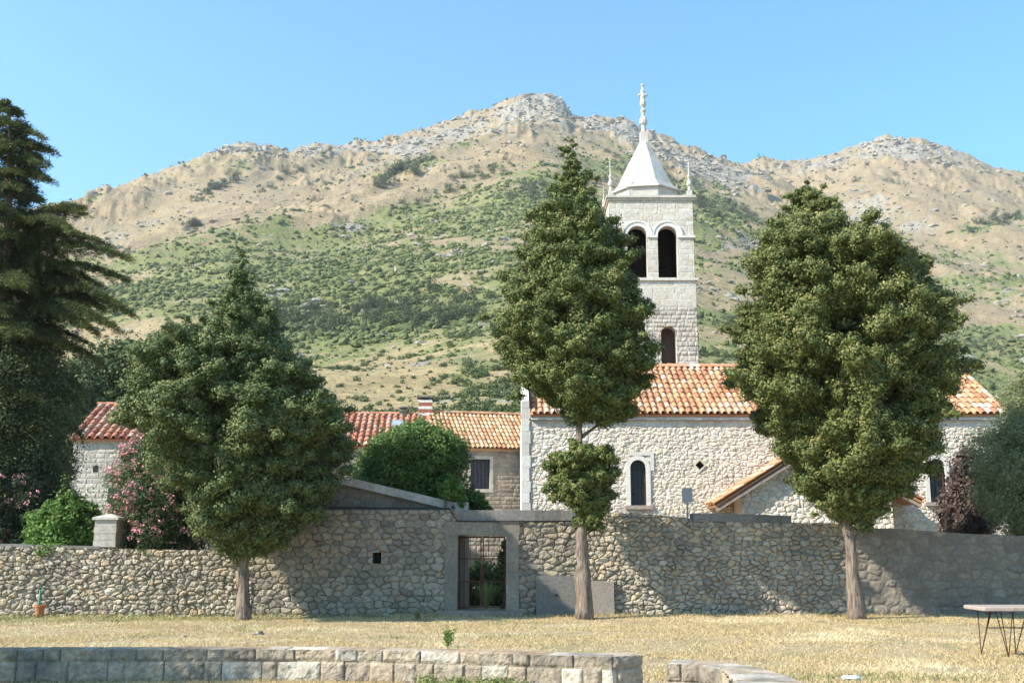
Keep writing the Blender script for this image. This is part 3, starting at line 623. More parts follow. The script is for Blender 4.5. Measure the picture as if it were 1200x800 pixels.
# dry grass blades
def green_amt(x, y):
    return np.clip(1.1*np.exp(-((y-27.2)/1.3)**2)*sst(-4.5, -8.5, x)+.55*np.exp(-((x-4.9)/2.2)**2-((y-15.2)/.35)**2)+.5*sst(.62, .75, fbm(x*.5, y*.5, 3, 95))+.25*np.exp(-((y-28.2)/.3)**2), 0, 1)
def grass(name, n, mat, green, hgt, label):
    d = 13.2+15.2*rng.random(n*2)**1.25; x = (rng.random(n*2)-.5)*d*1.06
    ga = green_amt(x, d); kp = (rng.random(n*2) < (ga if green else (1-ga)*(.12+.88*sst(.38, .56, fbm(x*.8, d*1.1, 4, 96))))); x, y = x[kp][:n], d[kp][:n]; m = len(x)
    h = hgt*(.5+rng.random(m))*(1+1.0*(y > 27.9)); a = rng.random(m)*2*pi; lean = rng.normal(size=(m, 2))*.75; wd = .008+.006*rng.random(m)
    z = gz(x, y); b0 = np.stack([x-np.cos(a)*wd, y-np.sin(a)*wd, z-.005], 1); b1 = np.stack([x+np.cos(a)*wd, y+np.sin(a)*wd, z-.005], 1)
    tp = np.stack([x+lean[:, 0]*h, y+lean[:, 1]*h, z+h], 1)
    V = np.stack([b0, b1, tp], 1).reshape(-1, 3); rn = np.repeat(rng.random(m), 3); tn = np.repeat(vn(x*.8, y*.8, 97), 3)
    return tag(mk(name, V, [np.arange(3*m).reshape(m, 3)], mat, attrs={'rnd': rn, 'tone': tn}), label, 'grass', kind='stuff')
grass('dry_grass', 230000, M['straw'], False, .032, 'short dry yellow grass covering the lawn in front of the wall')
grass('green_grass', 42000, M['greengrass'], True, .06, 'patchy greener grass along the foot of the wall')
#PART2
# ---- air between here and the mountain
hb = MB(); hb.box(-3100, 3100, -3050, 3100, -2.0, 760); hz = hb.build('haze', None)
hm = bpy.data.materials.new('haze_air'); hm.use_nodes = True; hn = hm.node_tree; hn.nodes.clear()
ho = hn.nodes.new('ShaderNodeOutputMaterial'); hv = hn.nodes.new('ShaderNodeVolumePrincipled'); hv.inputs['Color'].default_value = (1, .97, .93, 1); hv.inputs['Density'].default_value = HAZE; hv.inputs['Anisotropy'].default_value = .3
hn.links.new(hv.outputs[0], ho.inputs['Volume']); hz.data.materials.clear(); hz.data.materials.append(hm); tag(hz, 'thin pale summer haze in the air before the mountain', 'haze', kind='stuff')
# ============================================================ GARDEN WALL (three stretches that meet end to end)
WY = 28.6; TH = .5
def wx(px, py=680): return X(px, py, WY)
def wz(py, px=600): return Z(px, py, WY)
zb = -.15
# left low stretch
x0, x1 = wx(-160), wx(296)
tl = thing('stone_wall', 'low rough rubble wall at the left, sunlit and beneath the pink oleander', 'wall', (0, 0, 0), group='stretches of the garden wall')
mb = MB(); top = lambda s: np.interp(s, [x0, wx(0, 640), wx(150, 640), x1], [wz(638, 0)-.02, wz(638, 0)-.02, wz(643, 150), wz(645, 290)])
relief(mb, x0, x1, zb, top, WY, cw=.20, ch=.125, jit=1.1, depth=.07, step=.02, sd=11, joint=.025)
n_ = 30; xs = np.linspace(x0, x1, n_+1)
for a, b in zip(xs[:-1], xs[1:]): mb.hexa([(a, WY+.01, zb), (b, WY+.01, zb), (b, WY+TH, zb), (a, WY+TH, zb)], [(a, WY+.01, top(a)-.01), (b, WY+.01, top(b)-.01), (b, WY+TH, top(b)-.01), (a, WY+TH, top(a)-.01)], rnd=.5, mor=0.)
mb.build('stonework', M['rubble'], tl)
mb = MB(); xa, xb = wx(-160), wx(118, 640)
for a, b in zip(np.linspace(xa, xb, 9)[:-1], np.linspace(xa, xb, 9)[1:]): mb.hexa([(a, WY-.07, top(a)-.02), (b, WY-.07, top(b)-.02), (b, WY+TH+.05, top(b)-.02), (a, WY+TH+.05, top(a)-.02)], [(a, WY-.07, top(a)+.05), (b, WY-.07, top(b)+.05), (b, WY+TH+.05, top(b)+.05), (a, WY+TH+.05, top(a)+.05)], rnd=rng.random(), mor=1.)
mb.build('coping', M['coping'], tl)
# middle stretch with the doorway
x0, x1 = wx(296), wx(690)
tm = thing('stone_wall', 'tall grey stone wall holding the barred doorway, grey coping above the gate', 'wall', (0, 0, 0), group='stretches of the garden wall')
dx0, dx1, dz0, dz1 = wx(536, 690), wx(593, 690), wz(715), wz(627)
jx0, jx1, lz1 = wx(521, 690), wx(608, 690), wz(611)
xs_ = wx(538, 600)
ztop_l, ztop_r = wz(597.5, 400), wz(610, 600)
topm = lambda s: np.where(np.asarray(s) < xs_, ztop_l, ztop_r)
mb = MB(); hole = (wx(435, 650), wx(448, 650), wz(662), wz(645))
slit = (wx(437, 650), wx(447, 650), wz(660), wz(647))
relief(mb, x0, xs_, zb, ztop_l, WY, cw=.25, ch=.16, jit=.75, depth=.05, step=.022, sd=21, joint=.035, holes=[(jx0, jx1, zb, lz1), slit])
relief(mb, xs_, x1, zb, ztop_r, WY, cw=.30, ch=.16, jit=.8, depth=.055, step=.022, sd=22, joint=.04, holes=[(jx0, jx1, zb, lz1)])
for a, b, c, d in ((x0, slit[0], zb, ztop_l-.01), (slit[1], jx0, zb, ztop_l-.01), (slit[0], slit[1], zb, slit[2]), (slit[0], slit[1], slit[3], ztop_l-.01), (jx1, x1, zb, ztop_r-.01), (jx0, xs_, lz1, ztop_l-.01), (xs_, jx1, lz1, ztop_r-.01)):
    mb.box(a, b, WY+.012, WY+TH, c, d, rnd=.4, mor=0.)
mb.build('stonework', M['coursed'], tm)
mb = MB(); mb.box(slit[0], slit[1], WY+.3, WY+.34, slit[2], slit[3]); mb.build('niche_back', M['dark'], tm)
fr = MB(); fr.box(jx0, dx0, WY-.06, WY+TH+.02, zb, dz1, rnd=.3, mor=1.); fr.box(dx1, jx1, WY-.06, WY+TH+.02, zb, dz1-.95, rnd=.8, mor=1.); fr.box(dx1, jx1, WY-.065, WY+TH+.02, dz1-.945, dz1, rnd=.4, mor=1.)
fr.build('door_jamb', M['jamb'], tm)
fr = MB(); fr.box(jx0-.02, (jx0+jx1)/2+.3, WY-.07, WY+TH+.02, dz1+.003, lz1, rnd=.5, mor=1.); fr.box((jx0+jx1)/2+.305, jx1+.02, WY-.066, WY+TH+.02, dz1+.003, lz1, rnd=.2, mor=1.)
fr.build('lintel', M['jamb'], tm)
fr = MB(); fr.box(jx0-.1, jx1+.1, WY-.30, WY+TH, zb, dz0+.01, rnd=.6, mor=1.); fr.build('threshold', M['jamb'], tm)
fr = MB(); a = xs_
for k in range(5):
    b = a+(wx(686, 600)-xs_)/5; fr.box(a+.004, b, WY-.05, WY+TH+.04, ztop_r+.005, wz(597.5), rnd=rng.random(), mor=1.); a = b
fr.build('coping', M['coping'], tm)
# right stretch
x0, xj, x1 = wx(690), wx(998), wx(1380)
tr = thing('stone_wall', 'shaded rubble wall at the right with a rough rendered end and grey slab coping', 'wall', (0, 0, 0), group='stretches of the garden wall')
topr = lambda s: np.interp(s, [x0, wx(700, 600), wx(740, 600), wx(806, 600), wx(812, 600), wx(985, 610), wx(1000, 610), wx(1200, 620), x1], [wz(603), wz(600), wz(601), wz(606), wz(611, 812), wz(613, 985), wz(617, 1000), wz(628, 1200), wz(634, 1380)]) + .035*(vn(s*3.1, s*0, 5)-.5)
mb = MB(); relief(mb, x0, xj, zb, topr, WY, cw=.20, ch=.125, jit=1.0, depth=.065, step=.02, sd=31, joint=.025)
for a, b in zip(np.linspace(x0, x1, 40)[:-1], np.linspace(x0, x1, 40)[1:]): mb.hexa([(a, WY+.012, zb), (b, WY+.012, zb), (b, WY+TH, zb), (a, WY+TH, zb)], [(a, WY+.012, topr(a)-.03), (b, WY+.012, topr(b)-.03), (b, WY+TH, topr(b)-.03), (a, WY+TH, topr(a)-.03)], rnd=.5, mor=0.)
mb.build('stonework', M['rubble'], tr)
mb = MB(); relief(mb, xj, x1, zb, topr, WY-.02, cw=.34, ch=.22, jit=.9, depth=.035, step=.03, sd=32, joint=.10)
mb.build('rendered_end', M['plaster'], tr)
fr = MB(); a = wx(812, 603); e_ = wx(984, 606)
for k in range(6):
    b = a+(e_-a)/6; q = wz(601+k*.6, 900); fr.box(a+.004, b, WY-.07, WY+TH+.05, wz(611+k*.4, 900), q, rnd=rng.random(), mor=1.); a = b
fr.build('coping', M['coping'], tr)
# gate
gt = thing('iron_gate', 'rusty barred iron double gate standing in the stone doorway', 'gate', (0, 0, 0))
gy = WY+.22
for sgn, a, b in ((0, dx0+.02, (dx0+dx1)/2-.012), (1, (dx0+dx1)/2+.012, dx1-.02)):
    mb = MB(); z0_, z1_ = dz0+.05, dz1-.03
    mb.box(a, a+.035, gy-.015, gy+.015, z0_, z1_); mb.box(b-.035, b, gy-.015, gy+.015, z0_, z1_)
    for q in (z0_, z0_+(z1_-z0_)*.36, z0_+(z1_-z0_)*.68, z1_-.035): mb.box(a+.035, b-.035, gy-.012, gy+.012, q, q+.032)
    for k in range(1, 4):
        xx = a+(b-a)*k/4; mb.tube([(xx, gy+.001, z0_), (xx, gy+.001, z1_)], .006, 6)
    mb.build('gate_leaf', M['rust'], gt)
mb = MB(); mb.box((dx0+dx1)/2-.05, (dx0+dx1)/2+.05, gy-.04, gy-.018, 1.0, 1.14); mb.build('lock', M['rust'], gt)
# things leaning on the wall
A, B = P(628, 716, WY-.16), P(677, 716, WY-.16); zt = Z(650, 674, WY-.12)
mb = MB(); mb.hexa([(A[0], WY-.24, -.05), (B[0], WY-.24, -.05), (B[0], WY-.12, -.05), (A[0], WY-.12, -.05)], [(A[0], WY-.17, zt), (B[0], WY-.17, zt), (B[0], WY-.075, zt), (A[0], WY-.075, zt)], rnd=.5, mor=1.)
zc_ = Z(650, 697, WY-.2); mb.lathe((0, 0, 0), [(0.045, 0), (0.045, .01)], 10) if False else None
d1 = mb.build('stone_slab', M['slab_dark'])
tag(d1, 'large dark square stone slab leaning on the wall left of the tall cypress trunk', 'stone slab')
mb = MB(); q = P(652, 697, WY-.215); mb.tube([(q[0], q[1]+.02, q[2]), (q[0], q[1]-.025, q[2])], .03, 10); o = mb.build('iron_ring_boss', M['iron'], d1)
A, B = P(693, 720, WY-.2), P(720, 720, WY-.2); zt = Z(700, 680, WY-.15)
mb = MB(); mb.hexa([(A[0], WY-.26, -.05), (B[0], WY-.26, -.05), (B[0], WY-.14, -.05), (A[0], WY-.14, -.05)], [(A[0], WY-.18, zt), (B[0], WY-.18, zt-.02), (B[0], WY-.08, zt-.02), (A[0], WY-.08, zt)], rnd=.7, mor=1.)
tag(mb.build('stone_slab', M['slab_pale']), 'smaller pale brown stone slab leaning on the wall right of the cypress trunk', 'stone slab')
# gatepost above the low wall
gp = thing('stone_pillar', 'short pale stone gatepost with pyramid cap beside the pink oleander', 'pillar', P(128, 640, WY+.25))
zb_ = wz(642, 128)+.03; w2 = (wx(141, 620)-wx(115, 620))/2; hz_ = Z(128, 609, WY+.25)-zb_-0
cxp, cyp = X(128, 620, WY+.25), WY+.25; gp.location = (cxp, cyp, zb_)
mb = MB()
for k in range(4):
    q0, q1 = hz_*k/4, hz_*(k+1)/4-.006; e = .008*(k % 2)
    mb.box(-w2+e, w2-e, -w2+e, w2-e, q0, q1, rnd=rng.random(), mor=1.)
mb.build('shaft', M['dressed'] if False else M['annex'], gp)
mb = MB(); e = w2+.05; mb.hexa([(-e, -e, hz_), (e, -e, hz_), (e, e, hz_), (-e, e, hz_)], [(-e, -e, hz_+.06), (e, -e, hz_+.06), (e, e, hz_+.06), (-e, e, hz_+.06)], rnd=.8, mor=1.)
mb.hexa([(-e, -e, hz_+.06), (e, -e, hz_+.06), (e, e, hz_+.06), (-e, e, hz_+.06)], [(-.07, -.07, hz_+.16), (.07, -.07, hz_+.16), (.07, .07, hz_+.16), (-.07, .07, hz_+.16)], rnd=.8, mor=1.)
mb.build('cap', M['annex'], gp)
# lean-to whose sloping verge shows above the wall
sh = thing('lean_to_shed', 'low lean-to shed with a sloping stone verge just above the garden wall, bush on it', 'shed', (0, 0, 0))
SY = WY+.62
A = P(330, 541, SY); B = P(548, 592, SY); zb2 = 2.2
mb = MB(); s0, s1 = X(300, 580, SY), X(545, 590, SY); tp = lambda s: np.interp(s, [A[0], B[0]], [A[2], B[2]])-.22
relief(mb, s0, s1, zb2, tp, SY, cw=.5, ch=.3, jit=.8, depth=.02, step=.04, sd=41, joint=.05)
nS = 8; xs = np.linspace(s0, s1, nS+1)
for a, b in zip(xs[:-1], xs[1:]): mb.hexa([(a, SY+.005, 0), (b, SY+.005, 0), (b, SY+3.2, 0), (a, SY+3.2, 0)], [(a, SY+.005, tp(a)-.01), (b, SY+.005, tp(b)-.01), (b, SY+3.2, tp(b)-.01), (a, SY+3.2, tp(a)-.01)], rnd=.5, mor=0.)
mb.build('wall', M['plaster'], sh)
mb = MB(); e0 = X(300, 540, SY); zf = lambda s: np.interp(s, [e0-.6, B[0]], [A[2]+(A[2]-B[2])/(B[0]-A[0])*(A[0]-e0+.6), B[2]])
ks = np.linspace(e0-.6, B[0]-.35, 12)
for a, b in zip(ks[:-1], ks[1:]):
    dq = rng.random()*.01; mb.hexa([(a+.004, SY-.14-dq, zf(a)-.22), (b, SY-.14-dq, zf(b)-.22), (b, SY+.25, zf(b)-.22), (a+.004, SY+.25, zf(a)-.22)], [(a+.004, SY-.14-dq, zf(a)), (b, SY-.14-dq, zf(b)), (b, SY+.25, zf(b)), (a+.004, SY+.25, zf(a))], rnd=rng.random(), mor=1.)
mb.box(B[0]-.345, B[0]+.02, SY-.16, SY+.3, B[2]-.30, B[2]+.08, rnd=.8, mor=1.)
mb.build('verge_stones', M['annex'], sh)
mb = MB(); a, b = s0, B[0]-.1
mb.hexa([(a, SY+.26, zf(a)-.20), (b, SY+.26, zf(b)-.20), (b, SY+3.3, zf(b)-.20), (a, SY+3.3, zf(a)-.20)], [(a, SY+.26, zf(a)-.06), (b, SY+.26, zf(b)-.06), (b, SY+3.3, zf(b)-.06), (a, SY+3.3, zf(a)-.06)], rnd=.3, mor=1.)
mb.build('roof', M['coping'], sh)
# pipe running along the wall top
pp = [P(385, 594.5, WY-.05), P(527, 595.5, WY-.05), P(529, 600, WY-.09), P(536, 610, WY-.10), P(560, 610.5, WY-.10), P(686, 610.5, WY-.10)]
mb = MB(); mb.tube(pp, .018, 8); tag(mb.build('water_pipe', M['pipe'], smooth=True), 'thin black pipe running along the wall top and over the doorway lintel', 'pipe')
mb = MB(); q = P(531, 594, WY-.06); mb.tube([(q[0], q[1]+.12, q[2]), (q[0], q[1]-.03, q[2])], .055, 12); tag(mb.build('drain_outlet', M['pipe']), 'short round black drain outlet poking out below the verge stone', 'drain')
# standpipe and pot
tp_ = thing('water_standpipe', 'thin green standpipe with tap against the sunlit wall at far left', 'tap', P(45, 719, WY-.35)*np.array([1, 1, 0]))
mb = MB(); mb.tube([(0, 0, -.05), (0, 0, .72)], .022, 10); mb.build('pipe', M['green_paint'], tp_, smooth=True)
mb = MB(); mb.tube([(0, 0, .66), (0, -.05, .67), (0, -.10, .65), (0, -.11, .59)], [.014, .014, .014, .012], 8); mb.box(-.035, .035, -.055, -.035, .69, .705); mb.build('faucet', M['iron'], tp_)
pt = thing('terracotta_pot', 'small orange terracotta pot at the foot of the green standpipe', 'pot', P(46, 721, WY-.52)*np.array([1, 1, 0]))
mb = MB(); mb.lathe((0, 0, 0), [(.09, -.02), (.125, .22), (.145, .225), (.145, .27), (.12, .27), (.11, .2), (.0, .19)], 18); mb.build('body', M['terracotta'], pt, smooth=False)
# ============================================================ FRONT LOW WALLS
def polypath(pts):
    pts = np.asarray(pts, float); seg = np.linalg.norm(np.diff(pts, axis=0), axis=1); cum = np.concatenate([[0], np.cumsum(seg)])
    def f(s):
        x = np.interp(s, cum, pts[:, 0]); y = np.interp(s, cum, pts[:, 1]); e = 1e-2
        tx = np.interp(s+e, cum, pts[:, 0])-np.interp(s-e, cum, pts[:, 0]); ty = np.interp(s+e, cum, pts[:, 1])-np.interp(s-e, cum, pts[:, 1])
        l = np.hypot(tx, ty)+1e-9; return x, y, ty/l, -tx/l
    return f, cum[-1]
def low_wall(th, pts, z0, z1, thick, sd, cw=.40, ch=.30, mat='block', tops=None):
    f, L = polypath(pts); mb = MB()
    relief(mb, 0, L, z0, z1, path=f, cw=cw, ch=ch, jit=.8, depth=.035, step=.02, mode='ashlar', sd=sd, joint=.02)
    # top: dressed surface with blocks
    n = max(4, int(L/.05)); s = np.linspace(0, L, n); x, y, nx, ny = f(s); m = 12; t_ = np.linspace(-.03, 1, m)
    tk = thick(s/L) if callable(thick) else np.full(n, thick)
    S_, T_ = np.meshgrid(s, t_); e, rid = cells_ashlar(S_, S_*0+.5*ch, cw, 10, .8, sd+1)
    zz = z1+.004+.012*(fbm(S_*3, T_*2, 3, sd)-.5)-.012*(1-sst(0, .02, e))-.03*(T_ < 0)
    V = np.stack([x[None]-nx[None]*T_*tk[None], y[None]-ny[None]*T_*tk[None], zz], -1).reshape(-1, 3)
    i = np.arange(n*m).reshape(m, n); Q = np.stack([i[:-1, :-1], i[:-1, 1:], i[1:, 1:], i[1:, :-1]], -1).reshape(-1, 4)
    tb = MB(); tb.add(V, Q, rnd=.55+.45*rid.ravel(), mor=sst(0, .02, e).ravel())
    # back and end faces
    B_ = np.stack([x-nx*tk, y-ny*tk], 1); Fp = np.stack([x, y], 1)
    Vb = np.concatenate([np.column_stack([B_, np.full(n, z0)]), np.column_stack([B_, np.full(n, z1)])]); i = np.arange(n-1)
    mb.add(Vb, np.stack([i+1, i, n+i, n+i+1], 1), rnd=.5, mor=1.)
    for k in (0, n-1): mb.add([(*Fp[k], z0), (*B_[k], z0), (*B_[k], z1), (*Fp[k], z1)], [(0, 1, 2, 3)], rnd=.3, mor=1.)
    mb.build('block_courses', M[mat], th); tb.build('top_stones', M[mat], th)
zt = .40
pts = [G(px_, py_, zt)[:2] for px_, py_ in ((-420, 764), (-200, 762), (0, 761), (150, 760.5), (300, 760), (420, 761), (520, 763), (620, 766), (716, 769))]
e_ = np.array(pts[-1])+np.array([.40, .27]); pts.append(e_)
lw = thing('low_block_wall', 'long low wall of squared grey blocks across the bottom left of the lawn', 'low wall', (0, 0, 0), group='low walls in front of the lawn')
low_wall(lw, pts, -.35, zt, .34, 51)
pts = [G(783, 770.5+5, zt)[:2]]
far = [G(px_, py_, zt)[:2] for px_, py_ in ((782, 777), (815, 778), (845, 783), (858, 794), (862, 812), (860, 850))]
rw = thing('low_block_wall', 'short curved low wall with bright white flat top beside the gap in the foreground', 'low wall', (0, 0, 0), group='low walls in front of the lawn')
low_wall(rw, far, -.35, zt, lambda u: np.interp(u, [0, .2, .5, 1], [.42, .5, .75, .8]), 53, cw=.24)

# ============================================================ CHURCH
CY = 38.0
ch_ = thing('stone_church', 'pale rubble stone church with orange tiled roof behind the tall cypresses', 'church', (0, 0, 0))
cx0, cx1 = X(621, 540, CY), X(1172, 484, CY); czE = Z(760, 487, CY); czB = -.1
winA = (X(748, 570, CY), Z(748, 592, CY), X(757, 570, CY)-X(738.5, 570, CY), Z(748, 548, CY))
winB = (X(1098, 560, CY), Z(1098, 588, CY), X(1107.5, 560, CY)-X(1088, 560, CY), Z(1098, 547, CY))
dq = (X(820, 545, CY), Z(820, 545, CY))
def msk(s, z):
    k = np.ones(s.shape, bool)
    for c_, zb__, w_, zs_ in (winA, winB): k &= ~in_arch(s, z, c_, zb__, w_, zs_)
    k &= (np.abs(s-dq[0])+np.abs(z-dq[1]) > .17); return k
mb = MB(); zc0 = Z(760, 500, CY)
relief(mb, cx0, cx1, czB, zc0, CY, cw=.19, ch=.125, jit=1.1, depth=.035, step=.022, sd=61, joint=.03, mask=msk)
relief(mb, cx0, cx1, zc0, czE-.16, CY-.02, cw=.5, ch=.3, jit=.5, depth=.012, step=.04, sd=62, joint=.015, mode='ashlar')
# body behind the face, leaving the window recesses
def recess(a, b, z0, z1): pass
xsb = [cx0, winA[0]-winA[2]/2, winA[0]+winA[2]/2, winB[0]-winB[2]/2, winB[0]+winB[2]/2, cx1]
depthB = 7.6
for a, b in ((xsb[0], xsb[1]), (xsb[2], dq[0]-.18), (dq[0]+.18, xsb[3]), (xsb[4], xsb[5])): mb.box(a, b, CY+.02, CY+.5, czB, czE-.17, rnd=.5, mor=0.)
mb.box(dq[0]-.18, dq[0]+.18, CY+.2, CY+.5, czB, czE-.17, rnd=.5, mor=0.)
for w_ in (winA, winB): mb.box(w_[0]-w_[2]/2, w_[0]+w_[2]/2, CY+.02, CY+.5, czB, w_[1], rnd=.5, mor=0.); mb.box(w_[0]-w_[2]/2, w_[0]+w_[2]/2, CY+.02, CY+.5, w_[3]+w_[2]/2, czE-.17, rnd=.5, mor=0.)
mb.box(cx0, cx1, CY+.502, CY+depthB, czB, czE-.17, rnd=.5, mor=1.)
yR = CY+depthB/2-.1
czR = Z(740, 431, yR)
for xx, s_ in ((cx0+.02, 1), (cx1-.02, -1)):  # gable triangles
    a, b = sorted((xx, xx+s_*.4)); mb.hexa([(a, CY+.02, czE-.16), (b, CY+.02, czE-.16), (b, CY+depthB, czE-.16), (a, CY+depthB, czE-.16)], [(a, yR-.02, czR-.12), (b, yR-.02, czR-.12), (b, yR+.02, czR-.12), (a, yR+.02, czR-.12)], rnd=.5, mor=1.)
mb.build('wall', M['pale'], ch_)
# smooth white end buttress with quoins rising past the eaves
xq0 = X(611.5, 560, CY); mb = MB(); z = czB; k = 0; zq = Z(616, 470, CY)
while z < zq:
    h = .42*(.85+.3*rng.random()); h = min(h, zq-z); wq = .02 if k % 2 else -.02
    mb.box(xq0, cx0+wq, CY-.07-.004*(k % 3), CY+.6, z, z+h-.006, rnd=rng.random(), mor=1.); z += h; k += 1
mb.hexa([(xq0, CY+.602, czB), (cx0-.03, CY+.602, czB), (cx0-.03, CY+depthB, czB), (xq0, CY+depthB, czB)], [(xq0, CY+.602, czE), (cx0-.03, CY+.602, czE), (cx0-.03, CY+depthB, czE), (xq0, CY+depthB, czE)], rnd=.5, mor=1.)
mb.hexa([(xq0, CY-.05, czE+.3), (cx0-.03, CY-.05, czE+.3), (cx0-.03, yR, czE+.3), (xq0, yR, czE+.3)], [(xq0, CY-.04, zq+.02), (cx0-.03, CY-.04, zq+.02), (cx0-.03, yR, czR+.28), (xq0, yR, czR+.28)], rnd=.6, mor=1.)
mb.build('end_buttress', M['dressed'], ch_)
mb = MB(); a = cx0+.03
while a < cx1:
    b = min(a+.9+.5*rng.random(), cx1); mb.box(a+.004, b, CY-.16, CY+.2, czE-.155, czE-.02, rnd=rng.random(), mor=1.); a = b
mb.build('cornice', M['dressed'], ch_)
mb = MB(); slope = math.atan2(czR-czE, yR-CY+.22)
tiles(mb, (cx0+.02, CY-.24, czE+.03), (cx1-cx0+.12, 0, 0), (0, yR-CY+.24, czR-czE-.03), int((cx1-cx0)/.24), 10, seed=71)
ridge_tiles(mb, (cx0, yR, czR+.05), (cx1+.14, yR, czR+.05), 40, .15)
# far slope (never seen from the lawn, but it is there)
mb.hexa([(cx0, yR, czR-.1), (cx1, yR, czR-.1), (cx1, CY+depthB+.2, czE-.1), (cx0, CY+depthB+.2, czE-.1)], [(cx0, yR, czR+.02), (cx1, yR, czR+.02), (cx1, CY+depthB+.2, czE+.02), (cx0, CY+depthB+.2, czE+.02)], rnd=.4)
for k in range(12):
    t0, t1 = k/11, (k+1.05)/11; mb.tube([(cx1+.13, CY-.26+t0*(yR-CY+.24), czE+.10+t0*(czR-czE)), (cx1+.13, CY-.26+t1*(yR-CY+.24), czE+.07+t1*(czR-czE))], [.10, .085], 8, rnd=rng.random())
mb.build('roof', M['tile'], ch_)
def arched_window(th, c_, z0, w_, zs_, Y, fw=.16, hood=False, sill=True):
    fr = MB(); fr.ring(arch(c_, z0, w_, zs_), arch(c_, z0, w_, zs_, grow=fw), Y-.075, Y+.22, rnd=.9, mor=1.)
    if hood: fr.box(c_+w_/2+fw+.005, c_+w_/2+fw+.14, Y-.068, Y+.1, zs_-.1, zs_+w_/2+.28, rnd=.7, mor=1.); fr.box(c_-w_/2-fw*.3, c_+w_/2+fw+.003, Y-.066, Y+.1, zs_+w_/2+fw+.006, zs_+w_/2+.28, rnd=.6, mor=1.)
    win = fr.build('window', M['dressed'], th)
    if sill:
        s_ = MB(); s_.box(c_-w_/2-fw-.06, c_+w_/2+fw+.06, Y-.12, Y+.2, z0-.13, z0-.003, rnd=.4, mor=1.); s_.build('sill', M['concrete'], win)
    cont = arch(c_, z0, w_, zs_, grow=-.005); p = MB(); V = [(x_, Y+.2, z_) for x_, z_ in cont]+[(c_, Y+.2, (z0+zs_)/2)]; n = len(cont)
    p.add(V, (), [(n, (k+1) % n, k) for k in range(n)]); p.build('pane', M['glass'], win)
    g = MB(); xi = w_/2
    for k in (-1, 0, 1): zz_ = zs_+sqrt(max(0, xi*xi-(k*w_/4)**2))-.02; g.box(c_+k*w_/4-.009, c_+k*w_/4+.009, Y+.165, Y+.185, z0, zz_)
    q = z0+.2
    while q < zs_+xi*.5: g.box(c_-xi+.01, c_+xi-.01, Y+.160, Y+.180, q-.009, q+.009); q += .22
    g.ring(arch(c_, z0, w_-.09, zs_), arch(c_, z0, w_-.01, zs_), Y+.14, Y+.19)
    g.build('grille', M['wood'], win)
    return win
arched_window(ch_, *winA, CY, .15, hood=True)
arched_window(ch_, *winB, CY, .14)
mb = MB()
c_ = dq; r0_, r1_ = .17, .22; I = [(c_[0]-r0_, c_[1]), (c_[0], c_[1]+r0_), (c_[0]+r0_, c_[1]), (c_[0], c_[1]-r0_), (c_[0]-r0_, c_[1])]; O_ = [(c_[0]-r1_, c_[1]), (c_[0], c_[1]+r1_), (c_[0]+r1_, c_[1]), (c_[0], c_[1]-r1_), (c_[0]-r1_, c_[1])]
mb.ring(I, O_, CY-.06, CY+.15, rnd=.3, mor=1.); o = mb.build('diamond_vent', M['pale'], ch_)
mb = MB(); mb.box(c_[0]-.16, c_[0]+.16, CY+.14, CY+.16, c_[1]-.16, c_[1]+.16); mb.build('vent_back', M['dark'], o)
# gabled porch in front of the church wall
PY = 36.3
po = thing('church_porch', 'small gabled stone porch with tiled verge half hidden by the rightmost cypress', 'porch', (0, 0, 0))
La, Lb = P(838, 592, PY), P(962, 514, PY); Rb = P(1082, 588, PY)
ap = np.array([(La[0]+Rb[0])/2, PY, 0]); sl_ = (Lb[2]-La[2])/(Lb[0]-La[0]); ap[2] = La[2]+sl_*(ap[0]-La[0])
wl, wr = X(872, 600, PY), X(1050, 600, PY)
tp = lambda s: ap[2]-sl_*np.abs(np.asarray(s)-ap[0])-.14
mb = MB(); relief(mb, wl, wr, -.1, tp, PY+.35, cw=.27, ch=.19, jit=.8, depth=.05, step=.03, sd=81, joint=.04)
for a, b in zip(np.linspace(wl, wr, 13)[:-1], np.linspace(wl, wr, 13)[1:]): mb.hexa([(a, PY+.365, -.1), (b, PY+.365, -.1), (b, CY-.1, -.1), (a, CY-.1, -.1)], [(a, PY+.365, tp(a)-.02), (b, PY+.365, tp(b)-.02), (b, CY-.1, tp(b)-.02), (a, CY-.1, tp(a)-.02)], rnd=.5, mor=0.)
mb.build('wall', M['pale'], po)
for sgn, E in ((-1, La), (1, Rb)):
    eave = np.array([E[0], PY, E[2]]); W_ = ap-eave; W_[1] = 0; mb = MB()
    if sgn < 0: tiles(mb, (E[0], CY-.05, E[2]+.03), (0, -(CY-.05-PY), 0), (W_[0], 0, W_[2]), 6, 10, seed=82)
    else: tiles(mb, (E[0], PY, E[2]+.03), (0, CY-.05-PY, 0), (W_[0], 0, W_[2]), 6, 10, seed=83)
    mb.build('roof', M['tile'], po)
    mb = MB(); u = W_/np.linalg.norm(W_); nn = np.array([-u[2]*np.sign(u[0]), 0, abs(u[0])]); nn = nn if nn[2] > 0 else -nn
    a, b = eave+nn*-.16, eave+W_+nn*-.16
    mb.hexa([a+nn*-.05-np.array([0, .0, 0]), b+nn*-.05, b+nn*-.05+np.array([0, .30, 0]), a+nn*-.05+np.array([0, .30, 0])], [a+nn*.05, b+nn*.05, b+nn*.05+np.array([0, .30, 0]), a+nn*.05+np.array([0, .30, 0])], rnd=.7, mor=1.)
    mb.build('verge_board', M['concrete'], po)
mb = MB(); ridge_tiles(mb, (ap[0], PY-.02, ap[2]+.07), (ap[0], CY-.06, ap[2]+.07), 5, .13); mb.build('ridge', M['tile'], po)
